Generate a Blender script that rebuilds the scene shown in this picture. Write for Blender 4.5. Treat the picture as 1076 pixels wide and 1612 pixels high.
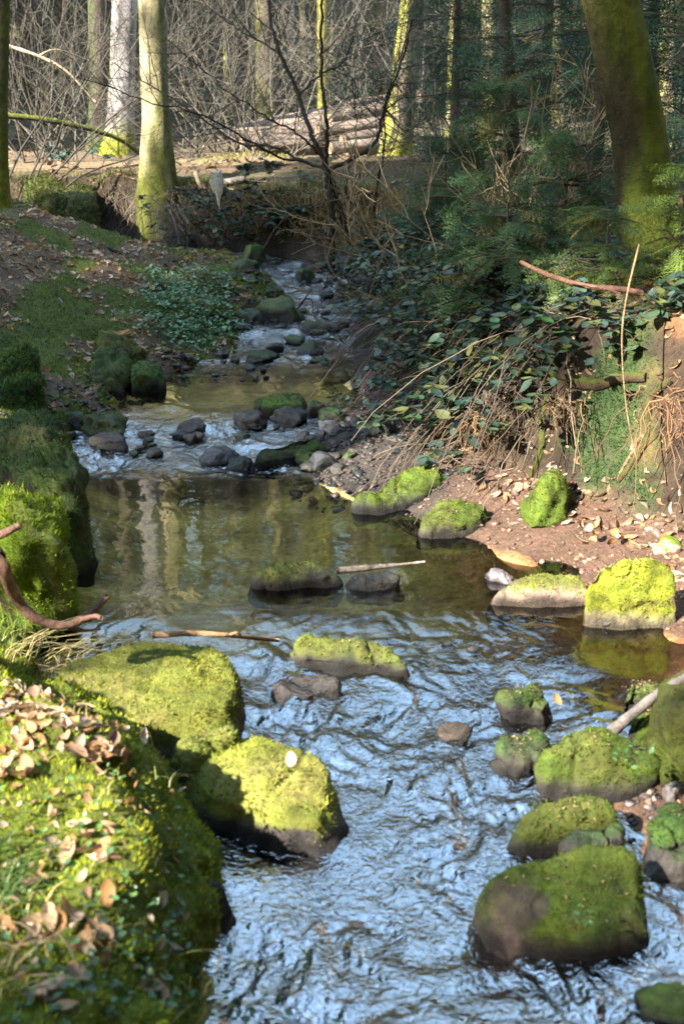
import bpy, math
import numpy as np
from math import radians, sin, cos, tan, pi

sc = bpy.context.scene
for o in list(bpy.data.objects): bpy.data.objects.remove(o)

# ------------------------------------------------------------------ camera, sky, sun, exposure
CAM_H, PITCH, FPX = 1.7, radians(18.7), 2000.0          # metres, radians, focal length in photo pixels (1076 x 1612)
cam = bpy.data.cameras.new('camera'); camo = bpy.data.objects.new('camera', cam); sc.collection.objects.link(camo)
camo.location = (0, 0, CAM_H); camo.rotation_euler = (pi/2 - PITCH, 0, 0)
cam.sensor_fit = 'VERTICAL'; cam.sensor_height = 36.0; cam.lens = 36.0 * FPX / 1612
cam.clip_start = 0.05; cam.clip_end = 2000
cam.dof.use_dof = True; cam.dof.focus_distance = 6.2; cam.dof.aperture_fstop = 4.6
sc.camera = camo

SUN_EL = radians(36); SUN_AZ = (-0.76, -0.65)           # horizontal direction towards the sun
w = bpy.data.worlds.new('World'); sc.world = w; w.use_nodes = True
nt = w.node_tree; bg = nt.nodes['Background']
sky = nt.nodes.new('ShaderNodeTexSky'); sky.sky_type = 'NISHITA'; sky.sun_disc = False
sky.sun_elevation = SUN_EL; sky.sun_rotation = math.atan2(SUN_AZ[0], SUN_AZ[1])
sky.air_density = 2.2; sky.dust_density = .8; sky.ozone_density = 3.0
nt.links.new(sky.outputs[0], bg.inputs[0]); bg.inputs[1].default_value = 0.15
sl = bpy.data.lights.new('sun', 'SUN'); sl.energy = 5.0; sl.angle = radians(0.55); sl.color = (1.0, 0.93, 0.80)
so = bpy.data.objects.new('sun', sl); sc.collection.objects.link(so)
_az = np.array(SUN_AZ) / np.hypot(*SUN_AZ)
TOSUN = np.array([_az[0]*cos(SUN_EL), _az[1]*cos(SUN_EL), sin(SUN_EL)])
from mathutils import Vector
so.rotation_euler = Vector(TOSUN.tolist()).to_track_quat('Z', 'Y').to_euler()
so.location = (-6, -5, 8)
sc.view_settings.view_transform = 'Standard'; sc.view_settings.look = 'None'
sc.view_settings.exposure = 2.42; sc.view_settings.gamma = 1.0
sc.view_settings.use_curve_mapping = False
sc.render.engine = 'CYCLES'
sc.cycles.use_denoising = True
sc.cycles.max_bounces = 6; sc.cycles.diffuse_bounces = 3; sc.cycles.glossy_bounces = 3
sc.cycles.transparent_max_bounces = 8; sc.cycles.transmission_bounces = 3
sc.cycles.caustics_reflective = False; sc.cycles.caustics_refractive = False
sc.cycles.sample_clamp_indirect = 4.0

rng = np.random.default_rng(7)

# ------------------------------------------------------------------ noise
def _h(ix, iy, iz, s):
    n = (ix.astype(np.int64)*374761393 + iy.astype(np.int64)*668265263 + iz.astype(np.int64)*2147483647 + s*974634777) & 0xffffffff
    n = ((n ^ (n >> 13)) * 1274126177) & 0xffffffff
    n = ((n ^ (n >> 16)) * 2246822519) & 0xffffffff
    return ((n ^ (n >> 15)) & 0xffffff) / float(0xffffff)
def vnoise(x, y, z=0.0, s=0):
    x, y, z = np.broadcast_arrays(np.asarray(x, float), np.asarray(y, float), np.asarray(z, float))
    ix, iy, iz = np.floor(x), np.floor(y), np.floor(z)
    fx, fy, fz = x-ix, y-iy, z-iz
    fx, fy, fz = [f*f*f*(f*(f*6-15)+10) for f in (fx, fy, fz)]
    r = 0
    for a in (0, 1):
        wa = fx if a else 1-fx
        for b in (0, 1):
            wb = fy if b else 1-fy
            for c in (0, 1):
                wc = fz if c else 1-fz
                r = r + wa*wb*wc*_h(ix+a, iy+b, iz+c, s)
    return r*2-1
def fbm(x, y, z=0.0, s=0, o=4, g=0.5):
    r, a, f = 0, 1.0, 1.0
    for k in range(o):
        r = r + a*vnoise(np.asarray(x)*f+17.3*k, np.asarray(y)*f+9.1*k, np.asarray(z)*f+3.7*k, s+k); a *= g; f *= 2.03
    return r
def sstep(a, b, x):
    t = np.clip((x-a)/(b-a), 0, 1); return t*t*(3-2*t)

# ------------------------------------------------------------------ picture <-> place
CP, SP = cos(PITCH), sin(PITCH)
def ray(px, py):
    a = (px-538)/FPX; b = (806-py)/FPX
    return np.array([a, CP+b*SP, -SP+b*CP])
def U(px, py, z):                                        # the point at height z
    d = ray(px, py); t = (z-CAM_H)/d[2]; return np.array([d[0]*t, d[1]*t, z])
def V(px, py, y):                                        # the point at distance y
    d = ray(px, py); t = y/d[1]; return np.array([d[0]*t, y, CAM_H+d[2]*t])

# ------------------------------------------------------------------ terrain
def curve(*p):
    p = np.array(p, float); return lambda y: np.interp(y, p[:, 0], p[:, 1])
WL = curve((0, -.02), (1.8, 0), (2.35, 0), (3.55, .07), (3.75, .08), (5.35, .08), (6.2, .13), (7.0, .135), (8.4, .21), (9.5, .26), (10.4, .30), (12, .36), (16, .4))
xD = curve((0, -.22), (1.98, -.26), (2.5, -.31), (2.75, -.42), (3.0, -.66), (3.25, -.85), (3.6, -.92), (4.4, -1.05), (4.9, -1.05), (5.8, -1.28), (6.6, -1.17), (7.0, -1.0), (7.45, -.66), (8.4, -.68), (8.8, -.52), (9.5, -.48), (10.0, -.8), (10.4, -1.2), (10.9, -1.75), (11.3, -2.4), (11.7, -3.4), (12.2, -6), (13, -12), (20, -40), (300, -600))
xG = curve((0, 1.4), (1.5, 1.2), (2.2, .95), (2.5, .74), (2.75, .62), (3.0, .8), (3.2, 1.1), (3.4, 1.2), (3.6, 1.02), (3.75, .92), (3.9, .85), (4.14, .76), (4.26, .6), (4.4, .52), (4.53, .32), (4.92, .06), (5.27, -.17), (5.6, -.25), (6.0, -.08), (6.32, .07), (7, .03), (8.8, .06), (9.75, .06), (10.3, .02), (10.6, -.2), (10.9, -.7), (11.3, -1.6), (11.7, -2.5), (12.2, -4.8), (13, -10), (20, -35), (300, -550))
xC = curve((0, -.4), (1.5, -.42), (2.2, -.41), (2.45, -.5), (2.65, -.66), (2.85, -.88), (3.1, -1.08), (3.5, -1.2), (4, -1.32), (5, -1.4), (5.8, -1.6), (6.6, -1.55), (7, -1.35), (7.5, -1.0), (8.4, -1.05), (9.0, -1.0), (9.5, -1.0), (10.3, -1.75), (10.9, -2.4), (11.5, -3.5), (12.2, -6.8), (13, -13), (20, -42), (300, -610))
zC = curve((0, .28), (1.5, .28), (2.0, .29), (2.5, .33), (2.95, .34), (3.3, .22), (3.6, .2), (4, .26), (5, .34), (5.8, .27), (6.6, .27), (7, .24), (7.5, .24), (8.4, .33), (9.5, .42), (10.3, .48), (10.9, .58), (11.5, .75), (12.2, .85), (14, .85))
zB2 = curve((0, .5), (2, .5), (2.7, .5), (3.2, .46), (4, .5), (5, .55), (7, .62), (9, .74), (10, .88), (11, .95), (12.5, .9), (14, .85))
xH = curve((0, 2.0), (1.5, 1.8), (3, 1.6), (3.6, 1.5), (4.2, 1.3), (4.5, 1.08), (4.75, .82), (4.95, .66), (5.3, .58), (5.8, .48), (6.3, .42), (7, .3), (8.8, .3), (10.2, .3), (10.6, .05), (10.9, -.5), (11.3, -1.35), (11.7, -2.2), (12.2, -4.3), (13, -9), (20, -34), (300, -545))
zH = curve((0, .2), (3, .2), (4.2, .2), (4.6, .22), (4.9, .22), (5.3, .2), (6.3, .22), (7, .24), (9, .36), (11, .45), (12, .5), (14, .85))
xI = curve((0, 2.6), (3, 2.1), (3.6, 1.95), (4.2, 1.66), (4.5, 1.42), (4.75, 1.12), (4.95, .98), (5.3, .9), (5.8, .84), (6.3, .8), (7, .78), (8.8, .7), (10.2, .62), (10.6, .4), (10.9, -.1), (11.3, -.95), (11.7, -1.8), (12.2, -3.8), (13, -8), (20, -33), (300, -540))
zI = curve((0, .9), (3.6, .92), (4.5, .88), (4.95, .82), (5.3, .78), (6.3, .72), (7, .72), (8.8, .76), (10.2, .8), (11.3, .86), (12.5, .87), (14, .85))
FAR = curve((0, 1.1), (6, 1.15), (10, 1.05), (13, .88), (17, .86), (19, 1.0), (28, 1.8), (40, 4.6), (70, 16), (130, 42), (300, 70))
def sections(y):
    y = np.asarray(y, float)
    wl = WL(y); d, g, c, h, i = xD(y), xG(y), xC(y), xH(y), xI(y)
    far = FAR(y); k = sstep(12.4, 13.4, y)
    b2 = c-1.25
    xs = np.stack([-(45+y*1.2) + np.minimum(b2, 0)*1.5, b2-4.5, b2, c, (c+d)/2*.35+.65*d, d, d*.75+g*.25, d*.3+g*.7, g, h, i, i+1.6, np.maximum(i, 0)+45+y*1.2], -1)
    depth = np.where(y < 3.6, .09, np.where(y < 5.4, .13, .08))
    zl = lambda z: z*(1-k)+far*k
    zs = np.stack([far+2.6*np.clip((y+4)/14, 0, 1)*(1-k), far+.35*(1-k), zl(zB2(y)), zl(zC(y)), zl(wl+.45*(zC(y)-wl)), zl(wl-.015), zl(wl-depth), zl(wl-depth), zl(wl-.012), zl(np.maximum(zH(y), wl+.05)), zl(zI(y)), zl(zI(y)+.28*(1-sstep(8, 10.4, y))), far+1.6*np.clip((y+4)/14, 0, 1)*(1-k)], -1)
    # far beyond the stream everything is forest floor
    return xs, zs
def ground_base(x, y):
    x, y = np.broadcast_arrays(np.asarray(x, float), np.asarray(y, float)); sh = x.shape; x = x.ravel(); y = y.ravel()
    xs, zs = sections(y)
    n = xs.shape[1]; z = np.where(x < xs[:, 0], zs[:, 0], zs[:, -1]); u = np.where(x < xs[:, 0], 0.0, n-1.0)
    for j in range(n-1):
        m = (x >= xs[:, j]) & (x < xs[:, j+1])
        t = (x-xs[:, j])/np.maximum(xs[:, j+1]-xs[:, j], 1e-6)
        z = np.where(m, zs[:, j]*(1-t)+zs[:, j+1]*t, z); u = np.where(m, j+t, u)
    return z.reshape(sh), u.reshape(sh)
def ground_z(x, y):
    z, u = ground_base(x, y)
    amp = np.where((u > 5) & (u < 8), .018, np.where(u < 5, .05, .04))
    amp = np.where(y < 3.1, np.where(u < 5, .045, amp), amp)
    big = np.where((u < 4.6) | (u > 9), .10, 0)*sstep(3.2, 6, y)
    amp = amp*np.where((u > 4.5) & (u < 5.5), .5, 1)
    amp = amp*np.where((u > 8) & (u < 9), .45, 1)
    z = z + amp*fbm(np.asarray(x)*5, np.asarray(y)*5, 0, 3, 4) + big*fbm(np.asarray(x)*1.1, np.asarray(y)*1.1, 0, 11, 2)*.5
    z = z + sstep(24, 60, y)*2.0*fbm(np.asarray(x)*.05, np.asarray(y)*.05, 0, 21, 3)
    return z
def G(x, y): return float(ground_z(np.array([x]), np.array([y]))[0])
def hit(px, py, t0=1.5, t1=90):                          # where a sight line meets the ground or the water
    d = ray(px, py); t = np.geomspace(t0, t1, 3000); p = d[None, :]*t[:, None]; p[:, 2] += CAM_H
    gz = np.maximum(ground_z(p[:, 0], p[:, 1]), np.where(p[:, 1] < 12.2, WL(p[:, 1]), -9))
    i = np.argmax(p[:, 2] < gz); return p[i]

# ------------------------------------------------------------------ mesh helpers
def mesh(name, v, faces, mat=None, parent=None, col=None, smooth=True, extra=None):
    """faces: int array (n,3)/(n,4) or list of such arrays; col (nv,3) goes into the attribute Col"""
    v = np.asarray(v, np.float32); fl = faces if isinstance(faces, list) else [faces]
    fl = [np.asarray(f, np.int32) for f in fl if len(f)]
    me = bpy.data.meshes.new(name); me.vertices.add(len(v)); me.vertices.foreach_set('co', v.ravel())
    tot = np.concatenate([np.full(len(f), f.shape[1], np.int32) for f in fl]); loops = np.concatenate([f.ravel() for f in fl])
    me.loops.add(len(loops)); me.loops.foreach_set('vertex_index', loops)
    me.polygons.add(len(tot)); st = np.concatenate([[0], np.cumsum(tot)[:-1]]).astype(np.int32)
    me.polygons.foreach_set('loop_start', st); me.polygons.foreach_set('loop_total', tot)
    me.polygons.foreach_set('use_smooth', np.full(len(tot), smooth, bool))
    if col is not None:
        a = me.attributes.new('Col', 'FLOAT_COLOR', 'POINT'); c = np.ones((len(v), 4), np.float32); c[:, :3] = col
        a.data.foreach_set('color', c.ravel())
    for k, val in (extra or {}).items():
        a = me.attributes.new(k, 'FLOAT', 'POINT'); a.data.foreach_set('value', np.asarray(val, np.float32))
    me.update(); me.validate(clean_customdata=False)
    if mat: me.materials.append(mat)
    o = bpy.data.objects.new(name, me); sc.collection.objects.link(o)
    if parent is not None: o.parent = parent
    return o
def tag(o, label=None, cat=None, group=None, kind=None):
    if label: o['label'] = label
    if cat: o['category'] = cat
    if group: o['group'] = group
    if kind: o['kind'] = kind
    return o
def empty(name, loc, label, cat, group=None, rz=0):
    o = bpy.data.objects.new(name, None); sc.collection.objects.link(o); o.location = [float(c) for c in loc]; o.rotation_euler.z = rz
    o.empty_display_size = .05
    return tag(o, label, cat, group)
def copy_tree(o, parent=None):
    c = o.copy(); sc.collection.objects.link(c); c.parent = parent
    for ch in list(o.children): copy_tree(ch, c)
    return c
def norm(a): return a/np.maximum(np.linalg.norm(a, axis=-1, keepdims=True), 1e-9)

class MB:                                                # gathers pieces of one mesh
    def __init__(s): s.v, s.f3, s.f4, s.c, s.n = [], [], [], [], 0
    def add(s, v, f, c):
        v = np.asarray(v, float); f = np.asarray(f, int); c = np.asarray(c, float)
        if c.ndim == 1: c = np.tile(c, (len(v), 1))
        s.v.append(v); s.c.append(c); (s.f3 if f.shape[1] == 3 else s.f4).append(f+s.n); s.n += len(v)
    def tube(s, pts, rad, sides=6, c=(.1, .08, .06), cfun=None, lump=0.0, seed=0):
        pts = np.asarray(pts, float); rad = np.broadcast_to(np.asarray(rad, float), (len(pts),))
        t = norm(np.gradient(pts, axis=0)); up = np.array([0, 0, 1.0]) if abs(t[0, 2]) < .9 else np.array([0, 1.0, 0])
        a = norm(np.cross(t, up)); b = np.cross(t, a)
        an = np.linspace(0, 2*pi, sides, endpoint=False)
        ring = a[:, None, :]*np.cos(an)[None, :, None] + b[:, None, :]*np.sin(an)[None, :, None]
        r = rad[:, None]*np.ones((1, sides))
        if lump:
            q = pts[:, None, :] + ring*rad[:, None, None]
            r = r*(1+lump*fbm(q[..., 0]*9, q[..., 1]*9, q[..., 2]*3, seed, 3))
        v = pts[:, None, :] + ring*r[..., None]
        n = len(pts); i = np.arange(n-1)[:, None]*sides; j = np.arange(sides)[None, :]; k = (j+1) % sides
        f = np.stack([i+j, i+sides+j, i+sides+k, i+k], -1).reshape(-1, 4)
        vv = v.reshape(-1, 3); cc = cfun(vv, ring.reshape(-1, 3)) if cfun else np.tile(np.asarray(c, float), (len(vv), 1))
        n0 = s.n; s.add(vv, f, cc)
        for e, ctr in ((0, pts[0]), (n-1, pts[-1])):      # close the ends
            idx = n0+e*sides; s.v.append(ctr[None]); s.c.append(cc[e*sides:e*sides+1]); ci = s.n; s.n += 1
            jj = np.arange(sides); s.f3.append(np.stack([np.full(sides, ci), idx+jj, idx+(jj+1) % sides] if e else [np.full(sides, ci), idx+(jj+1) % sides, idx+jj], -1))
    def build(s, name, mat, parent=None, smooth=True):
        fl = ([np.concatenate(s.f3)] if s.f3 else [])+([np.concatenate(s.f4)] if s.f4 else [])
        return mesh(name, np.concatenate(s.v), fl, mat, parent, np.concatenate(s.c), smooth)
def rotmats(n, r, tilt=1.0):
    """random rotations: yaw free, pitch and roll scaled by tilt"""
    yaw = r.uniform(0, 2*pi, n); a = r.normal(0, tilt, n); b = r.normal(0, tilt, n)
    return yaw_pitch(yaw, a, b)
def yaw_pitch(yaw, a, b):
    cy, sy, ca, sa, cb, sb = np.cos(yaw), np.sin(yaw), np.cos(a), np.sin(a), np.cos(b), np.sin(b); o = np.zeros_like(yaw); l = o+1
    Z = np.stack([np.stack([cy, -sy, o], -1), np.stack([sy, cy, o], -1), np.stack([o, o, l], -1)], -2)
    Y = np.stack([np.stack([ca, o, sa], -1), np.stack([o, l, o], -1), np.stack([-sa, o, ca], -1)], -2)
    X = np.stack([np.stack([l, o, o], -1), np.stack([o, cb, -sb], -1), np.stack([o, sb, cb], -1)], -2)
    return Z@Y@X
def scatter(base_v, base_f, pos, R, scale, cols):
    n, m = len(pos), len(base_v); scale = np.asarray(scale, float).reshape(n, 1, -1)
    v = np.einsum('nij,nmj->nmi', R, base_v[None]*scale) + pos[:, None, :]
    f = (base_f[None]+(np.arange(n)*m)[:, None, None]).reshape(-1, base_f.shape[1])
    return v.reshape(-1, 3), f, np.repeat(cols, m, axis=0)
# a curled oval leaf, 1 long, lying in xy, stalk at the origin
def leaf_shape(curl=.25, width=.52, n=5, fold=.12, sway=.0):
    t = np.linspace(0, 1, n); w_ = width*.5*np.sin(pi*np.clip(t, .02, 1)**.8)**.8; w_[-1] = 0.0
    V_, F_ = [], []
    for k in range(n):
        z = curl*(4*(t[k]-.5)**2-1)*.35
        V_ += [(t[k], -w_[k]-.004, z+fold*w_[k]*2), (t[k], sway*sin(6*t[k]), z-.0), (t[k], w_[k]+.004, z+fold*w_[k]*2)]
    for k in range(n-1):
        a = 3*k; F_ += [(a, a+3, a+4, a+1), (a+1, a+4, a+5, a+2)]
    return np.array(V_), np.array(F_)

def align(nrm, yaw, tilt, r):
    """frames lying on a slope: x along yaw, z along the (jittered) normal"""
    zz = norm(nrm+r.normal(0, 1, nrm.shape)*tilt); a = np.stack([np.cos(yaw), np.sin(yaw), 0*yaw], -1); xx = norm(a-(a*zz).sum(-1, keepdims=True)*zz); yy_ = np.cross(zz, xx)
    return np.stack([xx, yy_, zz], -1)
LV, LF = leaf_shape(.5, .56, 5, .22)

# ------------------------------------------------------------------ materials
def mat_new(name):
    m = bpy.data.materials.new(name); m.use_nodes = True; n = m.node_tree.nodes; return m, n, m.node_tree.links, n['Principled BSDF']
def attr_mat(name, rough=.9, var=.35, scale=30.0, bump=0.0, bscale=60.0, bdist=.01, spec=.3, detail=6, transl=0.0, hue=0.0, sheen=0.0):
    m, n, l, p = mat_new(name)
    at = n.new('ShaderNodeAttribute'); at.attribute_name = 'Col'
    tc = n.new('ShaderNodeNewGeometry')
    tx = n.new('ShaderNodeTexNoise'); tx.inputs['Scale'].default_value = scale; tx.inputs['Detail'].default_value = detail; tx.inputs['Roughness'].default_value = .65
    l.new(tc.outputs['Position'], tx.inputs['Vector'])
    mr = n.new('ShaderNodeMapRange'); mr.inputs[1].default_value = .28; mr.inputs[2].default_value = .72; mr.inputs[3].default_value = 1-var; mr.inputs[4].default_value = 1+var
    l.new(tx.outputs['Fac'], mr.inputs[0])
    hs = n.new('ShaderNodeHueSaturation'); l.new(at.outputs['Color'], hs.inputs['Color']); l.new(mr.outputs[0], hs.inputs['Value'])
    if hue:
        t2 = n.new('ShaderNodeTexNoise'); t2.inputs['Scale'].default_value = scale*.37; t2.inputs['Detail'].default_value = 4; l.new(tc.outputs['Position'], t2.inputs['Vector'])
        m2 = n.new('ShaderNodeMapRange'); m2.inputs[1].default_value = .3; m2.inputs[2].default_value = .7; m2.inputs[3].default_value = .5-hue; m2.inputs[4].default_value = .5+hue
        l.new(t2.outputs['Fac'], m2.inputs[0]); l.new(m2.outputs[0], hs.inputs['Hue'])
    l.new(hs.outputs[0], p.inputs['Base Color'])
    p.inputs['Roughness'].default_value = rough; p.inputs['Specular IOR Level'].default_value = spec
    if sheen: p.inputs['Sheen Weight'].default_value = sheen; p.inputs['Sheen Roughness'].default_value = .5
    if bump:
        b = n.new('ShaderNodeBump'); b.inputs['Strength'].default_value = bump; b.inputs['Distance'].default_value = bdist
        tb = n.new('ShaderNodeTexNoise'); tb.inputs['Scale'].default_value = bscale; tb.inputs['Detail'].default_value = 6; tb.inputs['Roughness'].default_value = .7
        l.new(tc.outputs['Position'], tb.inputs['Vector']); l.new(tb.outputs['Fac'], b.inputs['Height']); l.new(b.outputs[0], p.inputs['Normal'])
    if transl:
        ts = n.new('ShaderNodeBsdfTranslucent'); l.new(hs.outputs[0], ts.inputs['Color']); mx = n.new('ShaderNodeMixShader'); mx.inputs[0].default_value = transl
        l.new(p.outputs[0], mx.inputs[1]); l.new(ts.outputs[0], mx.inputs[2]); l.new(mx.outputs[0], n['Material Output'].inputs[0])
    return m
M = dict(
    ground=attr_mat('soil and litter', .92, .5, 45, .9, 70, .02, .25, 8, hue=.012),
    rock=attr_mat('mossy stone', .85, .45, 38, .8, 90, .012, .3, 8, hue=.015),
    wet=attr_mat('wet stone', .38, .5, 40, .9, 70, .012, .5, 8),
    moss=attr_mat('moss fronds', .9, .25, 25, spec=.15, transl=.3, hue=.01),
    bark=attr_mat('bark', .9, .4, 24, 1.0, 45, .02, .2, 8),
    twig=attr_mat('twig', .85, .2, 40, spec=.25),
    leaf=attr_mat('dead leaf', .65, .25, 60, spec=.35, transl=.25),
    green=attr_mat('green leaf', .38, .15, 40, spec=.55, transl=.2),
    needle=attr_mat('needles', .55, .15, 20, spec=.35, transl=.3),
    grass=attr_mat('grass blade', .55, .15, 40, spec=.35, transl=.35),
    pebble=attr_mat('pebble', .45, .35, 50, .4, 80, .006, .45),
)
# water: a clear film with a brown tint; reflection by Fresnel
m, n, l, p = mat_new('stream water'); n.remove(p)
fr = n.new('ShaderNodeFresnel'); ia = n.new('ShaderNodeAttribute'); ia.attribute_name = 'ripple'; im = n.new('ShaderNodeMapRange'); im.inputs[1].default_value = 0; im.inputs[2].default_value = .6; im.inputs[3].default_value = 1.55; im.inputs[4].default_value = 5.0; l.new(ia.outputs['Fac'], im.inputs[0]); l.new(im.outputs[0], fr.inputs['IOR'])
gl = n.new('ShaderNodeBsdfGlossy'); gl.inputs['Roughness'].default_value = .015; gl.inputs['Color'].default_value = (1, 1, 1, 1)
tr = n.new('ShaderNodeBsdfTransparent'); at = n.new('ShaderNodeAttribute'); at.attribute_name = 'Col'; l.new(at.outputs['Color'], tr.inputs['Color'])
tb = n.new('ShaderNodeTexNoise'); tb.inputs['Scale'].default_value = 48; tb.inputs['Detail'].default_value = 3; tb.inputs['Distortion'].default_value = .8
ge = n.new('ShaderNodeNewGeometry'); l.new(ge.outputs['Position'], tb.inputs['Vector'])
rp = n.new('ShaderNodeAttribute'); rp.attribute_name = 'ripple'
b = n.new('ShaderNodeBump'); b.inputs['Distance'].default_value = .009; l.new(rp.outputs['Fac'], b.inputs['Strength']); l.new(tb.outputs['Fac'], b.inputs['Height'])
l.new(b.outputs[0], fr.inputs['Normal']); l.new(b.outputs[0], gl.inputs['Normal'])
mx = n.new('ShaderNodeMixShader'); l.new(fr.outputs[0], mx.inputs[0]); l.new(tr.outputs[0], mx.inputs[1]); l.new(gl.outputs[0], mx.inputs[2])
fo = n.new('ShaderNodeAttribute'); fo.attribute_name = 'foam'
tf = n.new('ShaderNodeTexNoise'); tf.inputs['Scale'].default_value = 70; tf.inputs['Detail'].default_value = 4; tf.inputs['Distortion'].default_value = 1.2; l.new(ge.outputs['Position'], tf.inputs['Vector'])
ad = n.new('ShaderNodeMath'); ad.operation = 'ADD'; l.new(fo.outputs['Fac'], ad.inputs[0]); l.new(tf.outputs['Fac'], ad.inputs[1])
mf = n.new('ShaderNodeMapRange'); mf.interpolation_type = 'SMOOTHSTEP'; mf.inputs[1].default_value = 1.0; mf.inputs[2].default_value = 1.45; mf.inputs[3].default_value = 0; mf.inputs[4].default_value = .0; l.new(ad.outputs[0], mf.inputs[0])
df = n.new('ShaderNodeBsdfDiffuse'); df.inputs['Color'].default_value = (.80, .84, .88, 1); l.new(b.outputs[0], df.inputs['Normal'])
m3 = n.new('ShaderNodeMixShader'); l.new(mf.outputs[0], m3.inputs[0]); l.new(mx.outputs[0], m3.inputs[1]); l.new(df.outputs[0], m3.inputs[2])
l.new(m3.outputs[0], n['Material Output'].inputs[0]); M['water'] = m

# ------------------------------------------------------------------ ground sheet
C3 = lambda *c: np.array(c, float)
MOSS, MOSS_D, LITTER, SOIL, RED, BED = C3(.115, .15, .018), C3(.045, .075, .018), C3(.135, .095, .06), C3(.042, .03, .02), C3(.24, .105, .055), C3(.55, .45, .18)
def mixc(a, b_, t): return a*(1-t[..., None])+b_*t[..., None]
def ground_col(x, y, z, u):
    n1 = fbm(x*3, y*3, z*3, 31, 4); n2 = fbm(x*9, y*9, z*9, 37, 3); n3 = fbm(x*1.2, y*1.2, 0, 41, 3)
    c = np.broadcast_to(LITTER, x.shape+(3,)).copy()*(1+.25*n2[..., None])
    # left bank: litter with moss
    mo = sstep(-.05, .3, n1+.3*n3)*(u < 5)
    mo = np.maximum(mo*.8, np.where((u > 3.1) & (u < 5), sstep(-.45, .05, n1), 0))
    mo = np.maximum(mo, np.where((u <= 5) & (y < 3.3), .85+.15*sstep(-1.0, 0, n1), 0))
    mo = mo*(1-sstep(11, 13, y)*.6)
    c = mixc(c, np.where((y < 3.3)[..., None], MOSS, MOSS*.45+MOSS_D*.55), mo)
    # bed
    bed = sstep(4.75, 5.02, u)*(1-sstep(7.9, 8.1, u))
    redz = sstep(.15, .75, x)*sstep(1.6, 2.3, y)*(1-sstep(4.4, 5.2, y))
    c = mixc(c, mixc(np.broadcast_to(BED, c.shape)*(1+.5*n2[..., None]), np.broadcast_to(C3(.55, .22, .08), c.shape)*(1+.3*n2[..., None]), redz), bed)
    # beach and gravel on the right
    be = sstep(7.95, 8.1, u)*(1-sstep(8.8, 9.15, u))
    bc = mixc(np.broadcast_to(C3(.05, .04, .034), c.shape)*(1+.5*n2[..., None]), np.broadcast_to(C3(.115, .068, .046), c.shape)*(1+.2*n2[..., None]), sstep(.3, .6, x)*(1-sstep(5, 5.4, y)))
    c = mixc(c, bc, be)
    # the cut face of the right bank
    cf = sstep(8.85, 9.1, u)*(1-sstep(9.95, 10.15, u))
    fc = mixc(np.broadcast_to(SOIL, c.shape)*(1+.4*n2[..., None]), np.broadcast_to(C3(.04, .066, .022), c.shape), sstep(-.05, .3, n1)*(y < 6.5))
    fc = mixc(fc, np.broadcast_to(RED, c.shape)*(1+.3*n2[..., None]), sstep(1.15, 1.35, x+.15*n1)*(y < 5.2))
    c = mixc(c, fc, cf)
    tp = sstep(9.95, 10.2, u)*(1-sstep(11, 13, y))
    c = mixc(c, mixc(np.broadcast_to(C3(.075, .055, .035), c.shape), np.broadcast_to(MOSS_D, c.shape), sstep(0, .35, n1)), tp)
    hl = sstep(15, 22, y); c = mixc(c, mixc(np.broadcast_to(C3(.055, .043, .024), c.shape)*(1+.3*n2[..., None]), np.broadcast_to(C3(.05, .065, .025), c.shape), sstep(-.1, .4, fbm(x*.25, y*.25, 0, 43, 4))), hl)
    # woodland track behind the far bank
    pt = sstep(12.25, 12.6, y+.2*n1)*(1-sstep(13.4, 14, y+.3*n1))*(x < 1.0)
    c = mixc(c, np.broadcast_to(C3(.18, .125, .075), c.shape)*(1+.5*n2[..., None]), pt*sstep(-.5, .1, n1))
    fg = sstep(12.8, 13.6, y+.3*n1)*(1-sstep(14.5, 17, y))*sstep(-1.6, -1.0, x)*(x < 2)
    c = mixc(c, np.broadcast_to(C3(.22, .22, .07), c.shape), fg*sstep(-.1, .3, n1)*.8)
    return np.clip(c, .004, .9)
yy = np.concatenate([np.arange(-4, 1.2, .25), np.arange(1.2, 14, .035), np.geomspace(14, 300, 90)])
seg = [8, 16, 34, 26, 12, 14, 10, 10, 14, 26, 40, 20, 12]
seg = [8, 16, 36, 22, 22, 12, 16, 12, 26, 40, 24, 14]
xs, zs = sections(np.maximum(yy, 0))
cols_ = []
for j, k in enumerate(seg):
    t = np.arange(k)/k
    cols_.append(xs[:, j, None]*(1-t)+xs[:, j+1, None]*t)
cols_.append(xs[:, -1:]); X = np.concatenate(cols_, 1); Y = np.broadcast_to(yy[:, None], X.shape)
Z = ground_z(X, np.maximum(Y, 0)); _, Uu = ground_base(X, np.maximum(Y, 0))
# soft lumps on the near moss bank
lump = (Uu < 5)*(Y < 3.4)
Z = Z + lump*.022*np.abs(fbm(X*14, Y*14, 0, 51, 3))
X = X.copy(); bk = sstep(2.6, 3.4, Uu)*(1-sstep(5.0, 5.3, Uu))*(1-sstep(3.0, 3.5, Y))*sstep(1.0, 1.4, Y)
X = X + bk*(.05*fbm(Y*7, Z*9, 0, 52, 3)+.018*fbm(X*22, Y*22, Z*22, 53, 2)); Z = Z + bk*.03*fbm(X*11, Y*11, 0, 54, 3)
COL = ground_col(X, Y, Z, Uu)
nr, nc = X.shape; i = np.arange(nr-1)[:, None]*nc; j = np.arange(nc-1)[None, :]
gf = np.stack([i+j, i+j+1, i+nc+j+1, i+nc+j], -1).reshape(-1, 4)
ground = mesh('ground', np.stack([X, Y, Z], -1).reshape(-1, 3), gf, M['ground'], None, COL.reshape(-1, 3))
tag(ground, 'forest floor with stream banks of moss, leaf litter and red soil', 'ground', kind='structure')

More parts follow.
